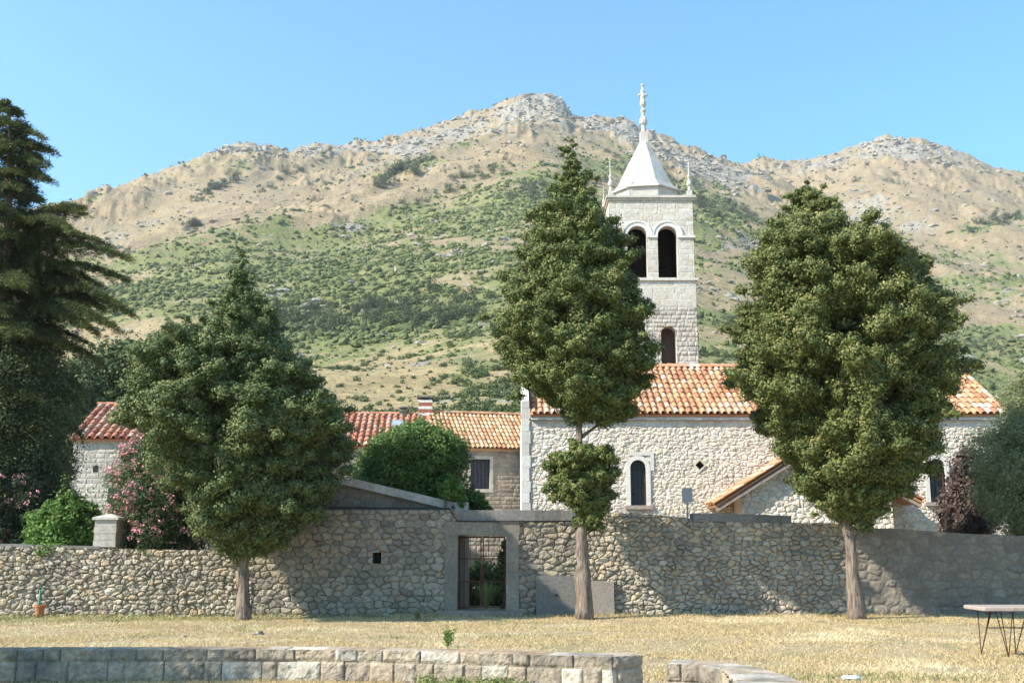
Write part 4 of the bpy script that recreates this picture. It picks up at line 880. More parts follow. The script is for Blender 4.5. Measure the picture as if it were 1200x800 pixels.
# floodlight on the wall
fl = thing('floodlight', 'grey square floodlight on a short post on the wall below the diamond vent', 'floodlight', P(806, 606, WY+.3))
q = P(806, 580, WY+.3)-P(806, 606, WY+.3); hx = .13
mb = MB(); mb.hexa([(-hx, -.05, q[2]-.19), (hx, -.05, q[2]-.19), (hx, .07, q[2]-.17), (-hx, .07, q[2]-.17)], [(-hx, -.10, q[2]+.19), (hx, -.10, q[2]+.19), (hx, .04, q[2]+.17), (-hx, .04, q[2]+.17)]); mb.build('housing', M['grey_metal'], fl)
mb = MB(); mb.hexa([(-hx+.03, -.062, q[2]-.16), (hx-.03, -.062, q[2]-.16), (hx-.03, -.052, q[2]-.16), (-hx+.03, -.052, q[2]-.16)], [(-hx+.03, -.106, q[2]+.16), (hx-.03, -.106, q[2]+.16), (hx-.03, -.096, q[2]+.16), (-hx+.03, -.096, q[2]+.16)]); mb.build('lens', M['lampglass'], fl)
mb = MB(); mb.tube([(0, .03, -.1), (0, .03, q[2]-.18)], .022, 8); mb.box(-.1, .1, .0, .06, q[2]-.23, q[2]-.195); mb.build('bracket', M['grey_metal'], fl)

# ============================================================ BELL TOWER
TY = 44.5
tw = thing('bell_tower', 'tall white stone bell tower with arched belfry and whitewashed spire', 'tower', (0, 0, 0))
tx0, tx1 = X(715, 300, TY), X(813.5, 300, TY); TW = tx1-tx0; tcx = (tx0+tx1)/2; tcy = TY+TW/2
zC = Z(760, 235, TY); zI = Z(760, 272, TY); zS = Z(760, 326, TY); zM = Z(760, 360, TY); zL = Z(800, 394, TY)
tx0b, tx1b = tx0-.05, tx1+.06
aw = X(758, 290, TY)-X(735, 290, TY); arcs = [(X(747, 290, TY), aw), (X(782.5, 290, TY), aw)]; zsp = Z(760, 276, TY); 
lowc, loww = X(784, 410, TY), X(793, 410, TY)-X(775, 410, TY); lz0, lzs = Z(784, 436, TY), Z(784, 391, TY)
def face_map(k):
    """0 front, 1 right side, 2 back, 3 left side: local s runs along the face"""
    def f(s):
        s = np.asarray(s); o = np.ones_like(s)
        return {0: (s, TY*o, 0*o, -o), 1: (tx1*o, TY+(s-tx0), o, 0*o), 2: (tx1-(s-tx0), (TY+TW)*o, 0*o, o), 3: (tx0*o, TY+TW-(s-tx0), -o, 0*o)}[k]
    return f
def band(mb, z0, z1, grow, **a):
    mb.box(tx0-grow, tx1+grow, TY-grow, TY+TW+grow, z0, z1, **a)
mb = MB()
for k in range(4):
    f = face_map(k)
    def mk_(s, z, k=k):
        q = np.ones(s.shape, bool)
        if k in (0, 3, 1, 2):
            for c_, w_ in arcs: q &= ~in_arch(s, z, c_, zS, w_, zsp)
        return q
    relief(mb, tx0, tx1, zS+.002, zC, path=f, cw=.5, ch=.26, jit=.5, depth=.010, step=.03, mode='ashlar', sd=90+k, joint=.018, mask=mk_)
mb.build('belfry_wall', M['ashlar'], tw)
mb = MB()
for k in range(4):
    f = face_map(k); g2_ = (lambda s, f=f: tuple(a+b*c for a, b, c in zip(f(s)[:2], f(s)[2:], (.03, .03)))+tuple(f(s)[2:]))
    relief(mb, tx0-.03, tx1+.03, zM, zS-.12, path=g2_, cw=.55, ch=.3, jit=.4, depth=.01, step=.05, mode='ashlar', sd=95+k, joint=.018)
mb.build('smooth_band', M['ashlar'], tw)
mb = MB()
for k in range(4):
    f = face_map(k); g2_ = (lambda s, f=f: tuple(a+b*c for a, b, c in zip(f(s)[:2], f(s)[2:], (.03, .03)))+tuple(f(s)[2:]))
    relief(mb, tx0-.03, tx1+.03, -.1 if k else 5, zM, path=g2_, cw=.34, ch=.2, jit=.6, depth=.035, step=.035, mode='ashlar', sd=99+k, joint=.03, mask=(lambda s, z: ~in_arch(s, z, lowc, lz0, loww, lzs)) if k == 0 else None)
mb.box(tx0-.02, tx0+.4, TY+.02, TY+TW-.02, 0, zM, rnd=.5, mor=0.); mb.box(tx1-.4, tx1+.02, TY+.02, TY+TW-.02, 0, zM, rnd=.5, mor=0.); mb.box(tx0+.4, tx1-.4, TY+TW-.4, TY+TW-.02, 0, zM, rnd=.5, mor=0.)
mb.build('shaft_wall', M['towerrough'], tw)
for c_, w_ in arcs:
    for k in range(4):
        mb = MB(); cont = arch(c_, zS, w_, zsp); f = face_map(k); V = []
        for x_, z_ in cont: x, y, nx, ny = f(np.array(x_)); V += [(float(x), float(y), z_), (float(x)-float(nx)*.45, float(y)-float(ny)*.45, z_)]
        mb.add(V, [(2*i, 2*i+1, 2*i+3, 2*i+2) for i in range(len(cont)-1)], rnd=.4, mor=1.); mb.build('arch_lining', M['ashlar'], tw)
mb = MB(); cont = arch(lowc, lz0, loww, lzs); mb.add([q for x_, z_ in cont for q in ((x_, TY-.03, z_), (x_, TY+.5, z_))], [(2*i, 2*i+1, 2*i+3, 2*i+2) for i in range(len(cont)-1)], rnd=.4, mor=1.)
mb.build('arch_lining', M['ashlar'], tw)
mb = MB(); mb.box(tx0+.45, tx1-.45, TY+TW-.46, TY+TW-.45, zS+.003, zC); mb.box(tx0+.44, tx0+.45, TY+.46, TY+TW-.46, zS+.003, zC); mb.box(tx1-.45, tx1-.44, TY+.46, TY+TW-.46, zS+.003, zC)
mb.box(tx0+.4, tx1-.4, TY+.4, TY+TW-.4, zS-.1, zS-.01); mb.box(tx0+.4, tx1-.4, TY+.4, TY+TW-.4, zC-.3, zC-.02)
mb.box(lowc-1, lowc+1, TY+.5, TY+.52, lz0-1, zM-.1)
mb.build('inner_walls', M['wood'], tw)
# bell
mb = MB(); bc = (tcx+.42, tcy-.2, zsp-1.0); mb.lathe(bc, [(.38, 0), (.34, .1), (.25, .3), (.2, .5), (.12, .6), (.0, .63)], 20); mb.tube([(bc[0], bc[1], bc[2]+.6), (bc[0], bc[1], zC-.3)], .03, 6); mb.build('bell', simple('bronze', (.10, .07, .04), .5, .8), tw)
for k in range(4):
    if k == 2: continue
    f = face_map(k)
    for c_, w_ in arcs:
        mb = MB()
        inn = arch(c_, zsp, w_, zsp, grow=.0)[1:-1]; mid_ = arch(c_, zsp, w_, zsp, grow=.17)[1:-1]; out = arch(c_, zsp, w_, zsp, grow=.235)[1:-1]
        for A1, A2, pr in ((inn, mid_, .045), (mid_, out, .075)):
            tmp = MB(); tmp.ring(A1, A2, -pr, .0)
            Vv = np.concatenate(tmp.V); x, y, nx, ny = f(Vv[:, 0]); V2 = np.stack([x-nx*(Vv[:, 1]), y-ny*(Vv[:, 1]), Vv[:, 2]], 1); mb.add(V2, np.concatenate(tmp.Q), rnd=.9, mor=1.)
        mb.build('archivolt', M['dressed'], tw)
mb = MB()
# imposts on piers, sill cornice, crowning cornice, lower ledge
xa0, xa1, xb0, xb1 = arcs[0][0]-aw/2, arcs[0][0]+aw/2, arcs[1][0]-aw/2, arcs[1][0]+aw/2
for a, b in ((tx0-.06, xa0-.002), (xa1+.002, xb0-.002), (xb1+.002, tx1+.06)): mb.box(a, b, TY-.08, TY+.3, zsp-.11, zsp-.004, rnd=.6, mor=1.)
mb.box(tx0-.08, tx0-.001, TY+.302, TY+TW, zsp-.11, zsp-.004, rnd=.6, mor=1.) ; mb.box(tx1+.001, tx1+.06, TY+.302, TY+TW, zsp-.11, zsp-.004, rnd=.6, mor=1.)
mb.build('impost', M['dressed'], tw)
mb = MB(); band(mb, zS-.118, zS, .12, rnd=.4, mor=1.); mb.build('sill_cornice', M['ashlar'], tw)
mb = MB(); band(mb, zC, zC+.10, .07, rnd=.6, mor=1.); band(mb, zC+.102, zC+.2, .14, rnd=.3, mor=1.); mb.build('top_cornice', M['ashlar'], tw)
# octagonal drum and spire
zD0 = zC+.2; R8 = TW*.445; a0 = radians(-90+14)
zsp0 = Z(763, 217, tcy-R8); zap = Z(752, 166, tcy)
def octr(R, z): return [(tcx+R*cos(a0+k*pi/4), tcy+R*sin(a0+k*pi/4), z) for k in range(8)]
def loft(mb, rings, **a):
    V = [p for r_ in rings for p in r_]; m = len(rings[0]); Q = [(i*m+k, i*m+(k+1) % m, (i+1)*m+(k+1) % m, (i+1)*m+k) for i in range(len(rings)-1) for k in range(m)]
    V += [tuple(np.mean(rings[0], 0)), tuple(np.mean(rings[-1], 0))]; n = len(rings)*m
    T = [(n, (k+1) % m, k) for k in range(m)]+[(n+1, (len(rings)-1)*m+k, (len(rings)-1)*m+(k+1) % m) for k in range(m)]
    mb.add(V, Q, T, **a)
mb = MB(); loft(mb, [octr(R8*.97, zD0), octr(R8*.97, zsp0)], rnd=.2, mor=1.); mb.build('drum', M['white_spire'], tw)
mb = MB(); loft(mb, [octr(R8*1.05, zsp0+.003), octr(R8*1.04, zsp0+.06), octr(R8*.94, zsp0+.13), octr(R8*.80, zsp0+.42), octr(R8*.49, zsp0+(zap-zsp0)*.55), octr(.17, zap)], rnd=.8, mor=1.); mb.build('spire', M['white_spire'], tw)
def finial(th, c, H, name='finial', big=False):
    mb = MB(); r = .17 if big else .105
    mb.box(c[0]-r, c[0]+r, c[1]-r, c[1]+r, c[2]-.15, c[2]+H*.16, rnd=.9, mor=1.)
    mb.lathe(c, [(r*.7, H*.16), (r*.55, H*.28), (r*1.05, H*.31), (r*1.15, H*.36), (r*.8, H*.42), (r*.45, H*.45), (r*.5, H*.5), (r*.8, H*.54), (r*.45, H*.58), (r*.35, H*.62)], 10, rnd=.9, mor=1.)
    o = mb.build(name, M['white_spire'], th)
    mb = MB(); q = r*(.42 if big else .30)
    if big: mb.lathe(c, [(q, H*.6), (q*1.9, H*.64), (q*2.1, H*.70), (q*1.5, H*.74), (q*1.9, H*.80), (q*1.2, H*.86), (q*1.5, H*.90), (q*.9, H*.93)], 9, rnd=.8, mor=1.)
    mb.tube([(c[0], c[1], c[2]+H*.6), (c[0], c[1], c[2]+H)], [q, q*.8], 6, rnd=.8, mor=1.)
    zc = c[2]+H*.82; ar = r*(.8 if big else 1.1); mb.tube([(c[0]-ar, c[1], zc), (c[0]+ar, c[1], zc)], q*.8, 6, rnd=.8, mor=1.)
    for dx_, dz_ in ((-ar, 0), (ar, 0), (0, H*.18)): mb.lathe((c[0]+dx_, c[1], zc+dz_-q), [(q*.3, 0), (q*1.3, q*.6), (q*1.3, q*1.4), (q*.3, q*2)], 6, rnd=.8, mor=1.)
    mb.build('cross', M['white_spire'], o)
finial(tw, (tcx, tcy, zap), Z(752, 100, tcy)-zap, big=True)
for cxk, cyk in ((tx0+.08, TY+.1), (tx1-.10, TY+.1), (tx0+.08, TY+TW-.1), (tx1-.10, TY+TW-.1)):
    finial(tw, (cxk, cyk, zD0), Z(804, 187, TY)-zD0)

# ============================================================ HOUSES
def house(name, label, px0, px1, pe0, pr, Y, rot, matw, matt, cwt, rows, depth=5.0, win=None, z0=-.1, rise=None, extra=None, right_hidden=0.0):
    """front eave from photo points (px0,pe0) rightwards; rot turns the house about its left front corner"""
    A = P(px0, pe0, Y); th = thing(name, label, 'house', (A[0], Y, 0), rot, group='stone houses behind the wall')
    # length: where the line of the front meets the sight line of px1
    a, b, c = ray(px1, pe0); # solve A + L*(cos,sin) = t*(a,b)
    M_ = np.array([[cos(rot), -a], [sin(rot), -b]]); L, t_ = np.linalg.solve(M_, [-A[0], -Y]); zE = A[2]; dp = depth/2; zR = zE+dp*rise
    mb = MB(); hole = []
    if win: hole = [win(A, L, rot)]
    relief(mb, 0, L, z0, zE-.12, 0.0, cw=.36, ch=.2, jit=.9, depth=.022, step=.035, mode='ashlar', sd=int(abs(px0))+7, joint=.03, holes=hole)
    f = lambda k: (lambda s: (np.zeros_like(s) if k < 0 else np.full_like(s, L), (depth-s) if k < 0 else s, np.full_like(s, k), np.zeros_like(s)))
    for k in (-1, 1): relief(mb, 0, depth, z0, lambda s: zE-.12+np.minimum(s, depth-s)*rise*.96, path=f(float(k)), cw=.36, ch=.2, jit=.9, depth=.022, step=.06, mode='ashlar', sd=3, joint=.03)
    if hole:
        h = hole[0]; parts_ = [(.01, h[0]), (h[1], L-.01)]; mb.box(h[0], h[1], .03, .3, z0, h[2], rnd=.5, mor=0.); mb.box(h[0], h[1], .03, .3, h[3], zE-.13, rnd=.5, mor=0.)
    else: parts_ = [(.01, L-.01)]
    for a_, b_ in parts_: mb.box(a_, b_, .03, .3, z0, zE-.13, rnd=.5, mor=0.)
    mb.box(.02, L-.02, .302, depth-.02, z0, zE-.13, rnd=.5, mor=1.)
    mb.build('wall', M[matw], th)
    mb = MB(); ov = .22
    tiles(mb, (-.12, -ov, zE-.02), (L+.24, 0, 0), (0, dp+ov, (dp+ov)*rise), int((L+.24)/cwt), rows, seed=int(px1)); 
    mb.hexa([(-.12, dp, zE+(dp+.0)*rise-.02), (L+.12, dp, zE+dp*rise-.02), (L+.12, depth+.2, zE-.1), (-.12, depth+.2, zE-.1)], [(-.12, dp, zE+dp*rise+.06), (L+.12, dp, zE+dp*rise+.06), (L+.12, depth+.2, zE), (-.12, depth+.2, zE)], rnd=.5)
    ridge_tiles(mb, (-.14, dp, zE+(dp+ov)*rise+.03), (L+.14, dp, zE+(dp+ov)*rise+.03), int(L/.4)+1, .12)
    mb.build('roof', M[matt], th)
    mb = MB(); a_ = 0
    mb.box(-.02, L+.02, -.10, .2, zE-.118, zE-.03, rnd=.6, mor=1.); mb.build('eaves_course', M['annex'], th)
    return th, A, L, zE, zR
def local(A, rot, px, py):
    a, b, c = ray(px, py); M_ = np.array([[cos(rot), -a], [sin(rot), -b]]); s, t_ = np.linalg.solve(M_, [-A[0], -A[1]]); return s, EYE+c*t_
# left house
hL, A, L, zE, zR = house('stone_house', 'small pale stone house with red tiled roof beside the dark cedar', 87, 250, 514, 467, 44.0, 0.0, 'annex', 'tile_old', .33, 8, depth=5.2, rise=.62)
s, q = local((A[0], 44.0), 0, 112, 549); mb = MB(); mb.box(s-.10, s+.10, -.03, .02, q-.13, q+.13); mb.build('vent_hole', M['dark'], hL)
s, q = local((A[0], 44.0), 0, 133, 583); fr = MB(); fr.box(s-.33, s+.5, -.05, .02, q-.45, q+.45, rnd=.6, mor=1.); w_ = fr.build('window', M['dressed'], hL)
mb = MB(); mb.box(s-.22, s+.39, -.056, -.045, q-.36, q+.38); mb.build('pane', M['glass'], w_)
# main house with chimney
hM, A, L, zE, zR = house('stone_house', 'long low stone house with a brick chimney and skylight in its weathered red roof', 330, 513, 522, 480, 46.0, radians(3), 'house', 'tile_old', .27, 8, depth=5.2, rise=.60)
rotM = radians(3)
def roof_pt(px, py, A, rot, zE, rise, ov=.22):
    """point of the front roof slope met by a sight line, local coordinates"""
    a, b, c = ray(px, py); best = None
    for t_ in np.linspace(40, 56, 1600):
        x_, y_, z_ = a*t_-A[0], b*t_-A[1], EYE+c*t_; lx = x_*cos(rot)+y_*sin(rot); ly = -x_*sin(rot)+y_*cos(rot); d_ = z_-(zE+(ly+ov)*rise)
        if best is None or abs(d_) < best[0]: best = (abs(d_), lx, ly, z_)
    return best[1:]
lx, ly, lz = roof_pt(498, 497, (A[0], 46.0), rotM, zE, .60)
chn = MB(); hw = .30; ctop = zE+(2.6+.22)*.60+.62
zz_ = lz-.3; k = 0
while zz_ < ctop-.15:
    chn.box(lx-hw-.003*(k % 2), lx+hw+.003*(k % 2), ly+.05-.003*(k % 2), ly+.65+.003*(k % 2), zz_, zz_+.145, rnd=rng.random(), mor=1.); zz_ += .15; k += 1
cb = chn.build('chimney', M['brick'], hM)
mb = MB()
for q in (.25, .55, .85, 1.15): mb.box(lx-hw-.012, lx+hw+.012, ly+.038, ly+.66, lz-.15+q, lz-.15+q+.13, rnd=.8, mor=1.)
mb.build('stone_band', M['dressed'], cb)
mb = MB()
for ax in (-1, 1):
    for ay in (0, 1): mb.box(lx+ax*(hw-.07)-.06, lx+ax*(hw-.07)+.06, ly+.06+ay*.46, ly+.18+ay*.46, ctop-.148, ctop+.05)
mb.box(lx-hw-.08, lx+hw+.08, ly-.02, ly+.72, ctop+.052, ctop+.12); mb.build('cap', M['coping'], cb)
lx2, ly2, lz2 = roof_pt(466, 500, (A[0], 46.0), rotM, zE, .60); an = math.atan(.60)
fr = MB()
def tilt(fr, x0_, x1_, v0, v1, h0, h1, ly, lz):
    c_, s_ = cos(an), sin(an); pts = [(x_, ly+v*c_-h*s_, lz+v*s_+h*c_) for h in (h0, h1) for v in (v0, v1) for x_ in (x0_, x1_)]
    fr.add(pts, [(0, 2, 3, 1), (4, 5, 7, 6), (0, 1, 5, 4), (2, 6, 7, 3), (0, 4, 6, 2), (1, 3, 7, 5)])
tilt(fr, lx2-.27, lx2+.27, -.32, .32, .0, .2, ly2, lz2); sky_ = fr.build('skylight', M['grey_metal'], hM)
fr = MB(); tilt(fr, lx2-.21, lx2+.21, -.26, .26, .202, .21, ly2, lz2); fr.build('pane', M['lampglass'], sky_)
lx3, ly3, lz3 = roof_pt(473, 485, (A[0], 46.0), rotM, zE, .60); ztp = zE+(2.6+.22)*.60
mb = MB(); mb.lathe((lx3, 2.5, ztp-.1), [(.16, 0), (.16, .22), (.22, .22), (.22, .27), (.17, .29)], 12); mb.lathe((lx3, 2.5, ztp-.1), [(.12, .29), (.12, .36), (.20, .36), (.23, .40), (.12, .46)], 12); mb.build('roof_vent', M['coping'], hM)
# right wing
def wn(A, L, rot):
    s0, z0_ = local((A[0], A[1]), rot, 551, 572.5); s1, z1_ = local((A[0], A[1]), rot, 574, 538); return (s0, s1, z0_, z1_)
rW = radians(14)
hR, A, L, zE, zR = house('stone_house', 'stone house wing with ochre tiled roof and one shuttered window next to the church', 514, 640, 524, 485, 45.6, rW, 'house', 'tile_ochre', .19, 9, depth=5.4, rise=.62, win=wn)
h = wn(A, L, rW); e = .14
fr = MB()
for b_ in ((h[0]-e, h[0], h[2]-e, h[3]+e), (h[1], h[1]+e, h[2]-e, h[3]+e), (h[0]+.002, h[1]-.002, h[3], h[3]+e), (h[0]+.002, h[1]-.002, h[2]-e, h[2])): fr.box(b_[0], b_[1], -.05, .16, b_[2], b_[3], rnd=rng.random(), mor=1.)
w_ = fr.build('window', M['annex'], hR)
mb = MB(); mb.box(h[0], h[1], .14, .16, h[2], h[3]); mb.build('shutter', simple('dark_shutter', (.07, .075, .09), .6, 0, 9), w_)
mb = MB()
for k in range(1, 5): xx = h[0]+(h[1]-h[0])*k/5; mb.box(xx-.008, xx+.008, .10, .12, h[2], h[3])
mb.build('bars', M['iron'], w_)
# garden behind the doorway
GYd = 36.8
gw = thing('garden_wall', 'sunny coursed stone wall seen through the barred doorway', 'wall', (0, 0, 0)); mb = MB(); a, b = X(500, 640, GYd), X(640, 640, GYd); 
relief(mb, a, b, -.1, Z(560, 618, GYd), GYd, cw=.3, ch=.17, jit=.8, depth=.03, step=.03, mode='ashlar', sd=111, joint=.03); mb.box(a, b, GYd+.01, GYd+.4, -.1, Z(560, 618, GYd)-.01, rnd=.5, mor=0.)
mb.build('stonework', M['house'], gw)

# ============================================================ TABLE
tb = thing('garden_table', 'pale concrete topped table on thin bent iron rods at the right edge', 'table', G(1180, 768, 0))
T0 = tb.location.copy(); xl = X(1137, 712, 18.1)-T0.x; zt_ = Z(1160, 709.5, 18.0)
mb = MB(); L_ = 1.9; x0_, x1_ = xl, xl+L_; V0 = []
nseg = 10
outl = [(x0_+.03, -.40), (x0_, -.36), (x0_, .36), (x0_+.03, .40), (x1_-.03, .40), (x1_, .36), (x1_, -.36), (x1_-.03, -.40)][::-1]
zs_ = [zt_-.065, zt_-.055, zt_-.012, zt_]; ins = [.012, 0, 0, .012]; rings = []
for z_, i_ in zip(zs_, ins): rings.append([(x_-np.sign(x_-(x0_+x1_)/2)*i_, y_-np.sign(y_)*i_, z_) for x_, y_ in outl])
loft(mb, rings); mb.build('table_top', M['concrete'], tb)
def hairpin(foot, tops):
    mb = MB()
    for t_ in tops: mb.tube([foot, t_], .008, 6)
    mb.build('leg', M['rust'], tb)
zt2 = zt_-.066
f1 = (X(1147, 766, 18.4)-T0.x, .30, 0); hairpin(f1, [(X(1143, 718, 18.4)-T0.x, .30, zt2), (X(1155, 718, 18.4)-T0.x, .16, zt2), (X(1162, 718, 18.3)-T0.x, .33, zt2)])
f2 = (X(1179, 771, 17.85)-T0.x, -.25, 0); hairpin(f2, [(X(1163, 718, 17.9)-T0.x, -.22, zt2), (X(1181, 718, 17.9)-T0.x, -.28, zt2), (X(1168, 718, 18.1)-T0.x, -.05, zt2)])
f3 = (X(1187, 765, 18.4)-T0.x, .30, 0); hairpin(f3, [(X(1184, 718, 18.4)-T0.x, .30, zt2), (X(1196, 718, 18.4)-T0.x, .16, zt2), (X(1201, 718, 18.4)-T0.x, .3, zt2)])
f4 = (f2[0]+1.1, -.25, 0); hairpin(f4, [(f4[0]-.2, -.25, zt2), (f4[0]+.05, -.3, zt2), (f4[0]-.1, .0, zt2)])
mb = MB(); zb__ = Z(1160, 734.5, 18.2); mb.tube([(X(1152, 734, 18.2)-T0.x, .1, zb__), (x1_-.2, .05, zb__)], .009, 6); mb.build('stretcher', M['rust'], tb)

# ============================================================ TREES
def trunk(mb, pts, rad, n=12): mb.tube(pts, rad, 18, wob=.20, rng=rng)
def cyp(name, label, prof_px, Y, tr_px, r_tr, mat, nb, per, R, size, seed, extra=None, extra_trunks=(), dep=1.0, tipv=.2, rise=.35, fillers=.5):
    rg = np.random.default_rng(seed); b0 = P(tr_px[0][0], tr_px[0][1], Y); th = thing(name, label, 'tree', (b0[0], Y, 0), group='cypress trees in front of the wall')
    off = np.array([b0[0], Y, 0.])
    pr = profile(prof_px, Y); mb = MB(); C = boughs(mb, pr, Y, nb, R, per, size, rg, dep, seed, tipv, rise, fillers=fillers)
    if extra:
        for pe, ne in extra: boughs(mb, profile(pe, Y), Y, ne, R*.8, per, size, rg, dep, seed+1, tipv, .5)
    o = mb.build('crown', M[mat], th); o.location = tuple(-off)
    tb_ = MB(); pts = [P(a, b, Y) for a, b in tr_px]; pts[0][2] = -.1
    rad = [r_tr*1.5]+list(np.interp(np.linspace(0, 1, len(pts)-1), [0, 1], [r_tr, r_tr*.55])); tp_pt = np.array([pr[1][-1], Y, pr[0][-1]-.6])
    # refine
    pl = np.array(pts+[ (pts[-1]+tp_pt)/2, tp_pt]); rl = rad+[r_tr*.35, .03]
    t0 = np.linspace(0, len(pl)-1, 26); P2 = np.stack([np.interp(t0, range(len(pl)), pl[:, k]) for k in range(3)], 1); P2[1:-1, :2] += rg.normal(size=(24, 2))*.012
    rr__ = np.interp(t0, range(len(pl)), rl); rr__ = rr__*(1+.10*rg.normal(size=26)*(t0 > .3)); trunk(tb_, P2, rr__)
    for et in extra_trunks:
        q = [P(a, b, Y+et[1]) for a, b in et[0]]; tb_.tube(q, np.linspace(et[2], et[2]*.6, len(q)), 10, wob=.15, rng=rg)
    basef = lambda z: (np.interp(z, P2[:, 2], P2[:, 0]), Y)
    limbs(tb_, basef, C, 45, rg, .055)
    o = tb_.build('trunk', M['bark'], th, smooth=True); o.location = tuple(-off)
    return th
T2 = [(160, 667, 670), (180, 662, 678), (205, 652, 688), (235, 638, 702), (262, 612, 716), (300, 606, 742), (330, 592, 752), (360, 582, 766), (395, 574, 776), (425, 582, 774), (452, 598, 776), (472, 612, 778), (487, 645, 752)]
cyp('cypress_tree', 'tall slender cypress in front of the bell tower, tuft of foliage low on its trunk', T2, 27.2, [(684, 719), (683, 660), (680, 600), (679, 520)], .155, 'cypress', 300, 190, .33, .068, 7, tipv=.36,
    extra=[([(522, 664, 700), (536, 645, 718), (556, 636, 730), (575, 640, 735), (598, 650, 722), (618, 668, 708)], 52)])
T1 = [(292, 278, 283), (320, 268, 292), (345, 258, 304), (372, 240, 322), (395, 222, 334), (420, 180, 350), (445, 156, 370), (475, 142, 392), (505, 143, 410), (540, 158, 414), (575, 185, 408), (605, 205, 388), (632, 225, 350), (650, 250, 318)]
cyp('cypress_tree', 'broad dark conical conifer at the left, short bare trunk against the sunlit wall', T1, 26.9, [(285, 721), (285, 680), (286, 630)], .145, 'cypress_a', 420, 190, .36, .070, 8, tipv=.34)
T3 = [(218, 934, 946), (236, 920, 976), (255, 910, 990), (275, 896, 1006), (298, 878, 1040), (322, 868, 1074), (350, 862, 1094), (385, 858, 1108), (420, 856, 1120), (455, 854, 1128), (490, 862, 1128), (520, 880, 1122), (548, 900, 1105), (575, 922, 1080), (600, 945, 1045), (612, 965, 1025)]
cyp('cypress_tree', 'broad rounded cypress at the right with lumpy foliage and leaning bare trunk', T3, 27.0, [(1003, 710), (998, 660), (992, 600), (986, 540)], .16, 'cypress_b', 420, 200, .36, .070, 9, tipv=.30, rise=.5,
    extra=[([(292, 1062, 1070), (312, 1046, 1084), (335, 1035, 1092), (360, 1030, 1098)], 26)])

# cedar at the left edge
def conifer_boughs(mb, wb, specs, rg, size=.14):
    for (base, tip, width, droop) in specs:
        base, tip = np.asarray(base, float), np.asarray(tip, float); d = tip-base; Lb = np.linalg.norm(d); n = max(6, int(Lb/.12)); t_ = np.linspace(0, 1, n)[:, None]
        line = base+d*t_; line[:, 2] += (np.sin(t_[:, 0]*pi)*.10*Lb)-droop*t_[:, 0]**2*Lb*.12
        wb.tube(line[::max(1, n//7)], np.linspace(.012*Lb+.012, .008, len(line[::max(1, n//7)])), 6)
        side = np.cross(d/Lb, (0, 0, 1.)); side /= np.linalg.norm(side)
        for i in range(1, n):
            u = i/n; wlen = width*(.25+1.0*sin(pi*min(1, u*.62+.22)))*(1-.55*u)
            for sg in (-1, 1):
                l_ = wlen*(.6+.7*rg.random()); dr = side*sg*(.85)+d/Lb*.75+np.array([0, 0, -.12-.25*rg.random()]); dr /= np.linalg.norm(dr)
                m = max(6, int(l_/.035)*7); q = rg.random(m)[:, None]*l_; c_ = line[i]+dr*q+rg.normal(size=(m, 3))*np.array([.05, .05, .05])+np.array([0, 0, .02])-np.array([0, 0, 1])*q**2*.45
                leaf_cloud(mb, c_, np.tile([0, 0, 1.], (m, 1)), size, rg, .17, .5, np.clip(rg.random(m)*.5+.5*u, 0, 1), .3, droop=np.tile(dr, (m, 1)))
CYd = 32.5
cd = thing('cedar_tree', 'tall dark cedar with layered drooping boughs against the sky at the left edge', 'tree', (X(8, 600, CYd), CYd, 0)); off = np.array(cd.location)
rg = np.random.default_rng(77); lf, wb = MB(), MB(); specs = []
axis = lambda py: P(10+np.interp(py, [120, 640], [2, -6]), py, CYd)
H_ = [(126, 10), (146, 24), (168, 40), (184, 48), (206, 46), (226, 46), (252, 66), (282, 60), (308, 100), (338, 116), (368, 120), (390, 104), (410, 84), (440, 78), (475, 76), (510, 76), (550, 74), (590, 70)]
for py, wpx in H_:
    c_ = axis(py); Rr = wpx/1250*CYd*1.02
    nb = 7 if py < 400 else 9
    for k in range(nb):
        an_ = 2*pi*(k+rg.random()*.7)/nb+py; Rk = Rr*(.72+.36*rg.random()); zz = c_[2]+(rg.random()-.5)*.35
        specs.append(((c_[0], c_[1], zz), (c_[0]+cos(an_)*Rk, c_[1]+sin(an_)*Rk, zz-.02*Rk-(.25 if py > 390 else .05)*Rk), min(.85, .26+.32*Rk), 1.2))
# boughs that stand out in the outline
for bx, by, tx, ty, wd in ((15, 172, 64, 176, .45), (14, 158, 50, 158, .35), (14, 205, 50, 205, .35), (20, 262, 100, 244, .6), (60, 250, 96, 240, .5), (15, 240, 45, 232, .4), (20, 268, 85, 262, .55), (10, 300, 150, 292, .8), (10, 285, 130, 280, .6), (10, 320, 148, 318, .8), (10, 338, 140, 346, .7), (15, 345, 154, 358, .8), (10, 360, 140, 376, .7), (10, 380, 105, 398, .6), (15, 310, 120, 330, .6), (10, 296, 90, 268, .5)):
    A_2, B_2 = P(bx, by, CYd+rg.normal()*.2), P(tx, ty, CYd-.5+rg.normal()*.7); specs.append((A_2, B_2, wd, .6))
conifer_boughs(lf, wb, specs, rg)
# dense lower body
pl_ = profile([(380, -80, 70), (420, -84, 78), (470, -86, 84), (520, -86, 84), (570, -86, 80), (625, -80, 76), (660, -70, 66)], CYd)
crown(lf, pl_, CYd, 1100, 80, .40, .085, rg, lump=.2, gap=.05, fill=.3)
o = lf.build('crown', M['cedar'], cd); o.location = tuple(-off)
q = [axis(py) for py in (660, 560, 440, 320, 220, 150, 118)]; q[0][2] = -.1; wb.tube(q, [.34, .3, .24, .17, .10, .05, .015], 12, wob=.1, rng=rg)
o = wb.build('trunk', M['bark'], cd, smooth=True); o.location = tuple(-off)

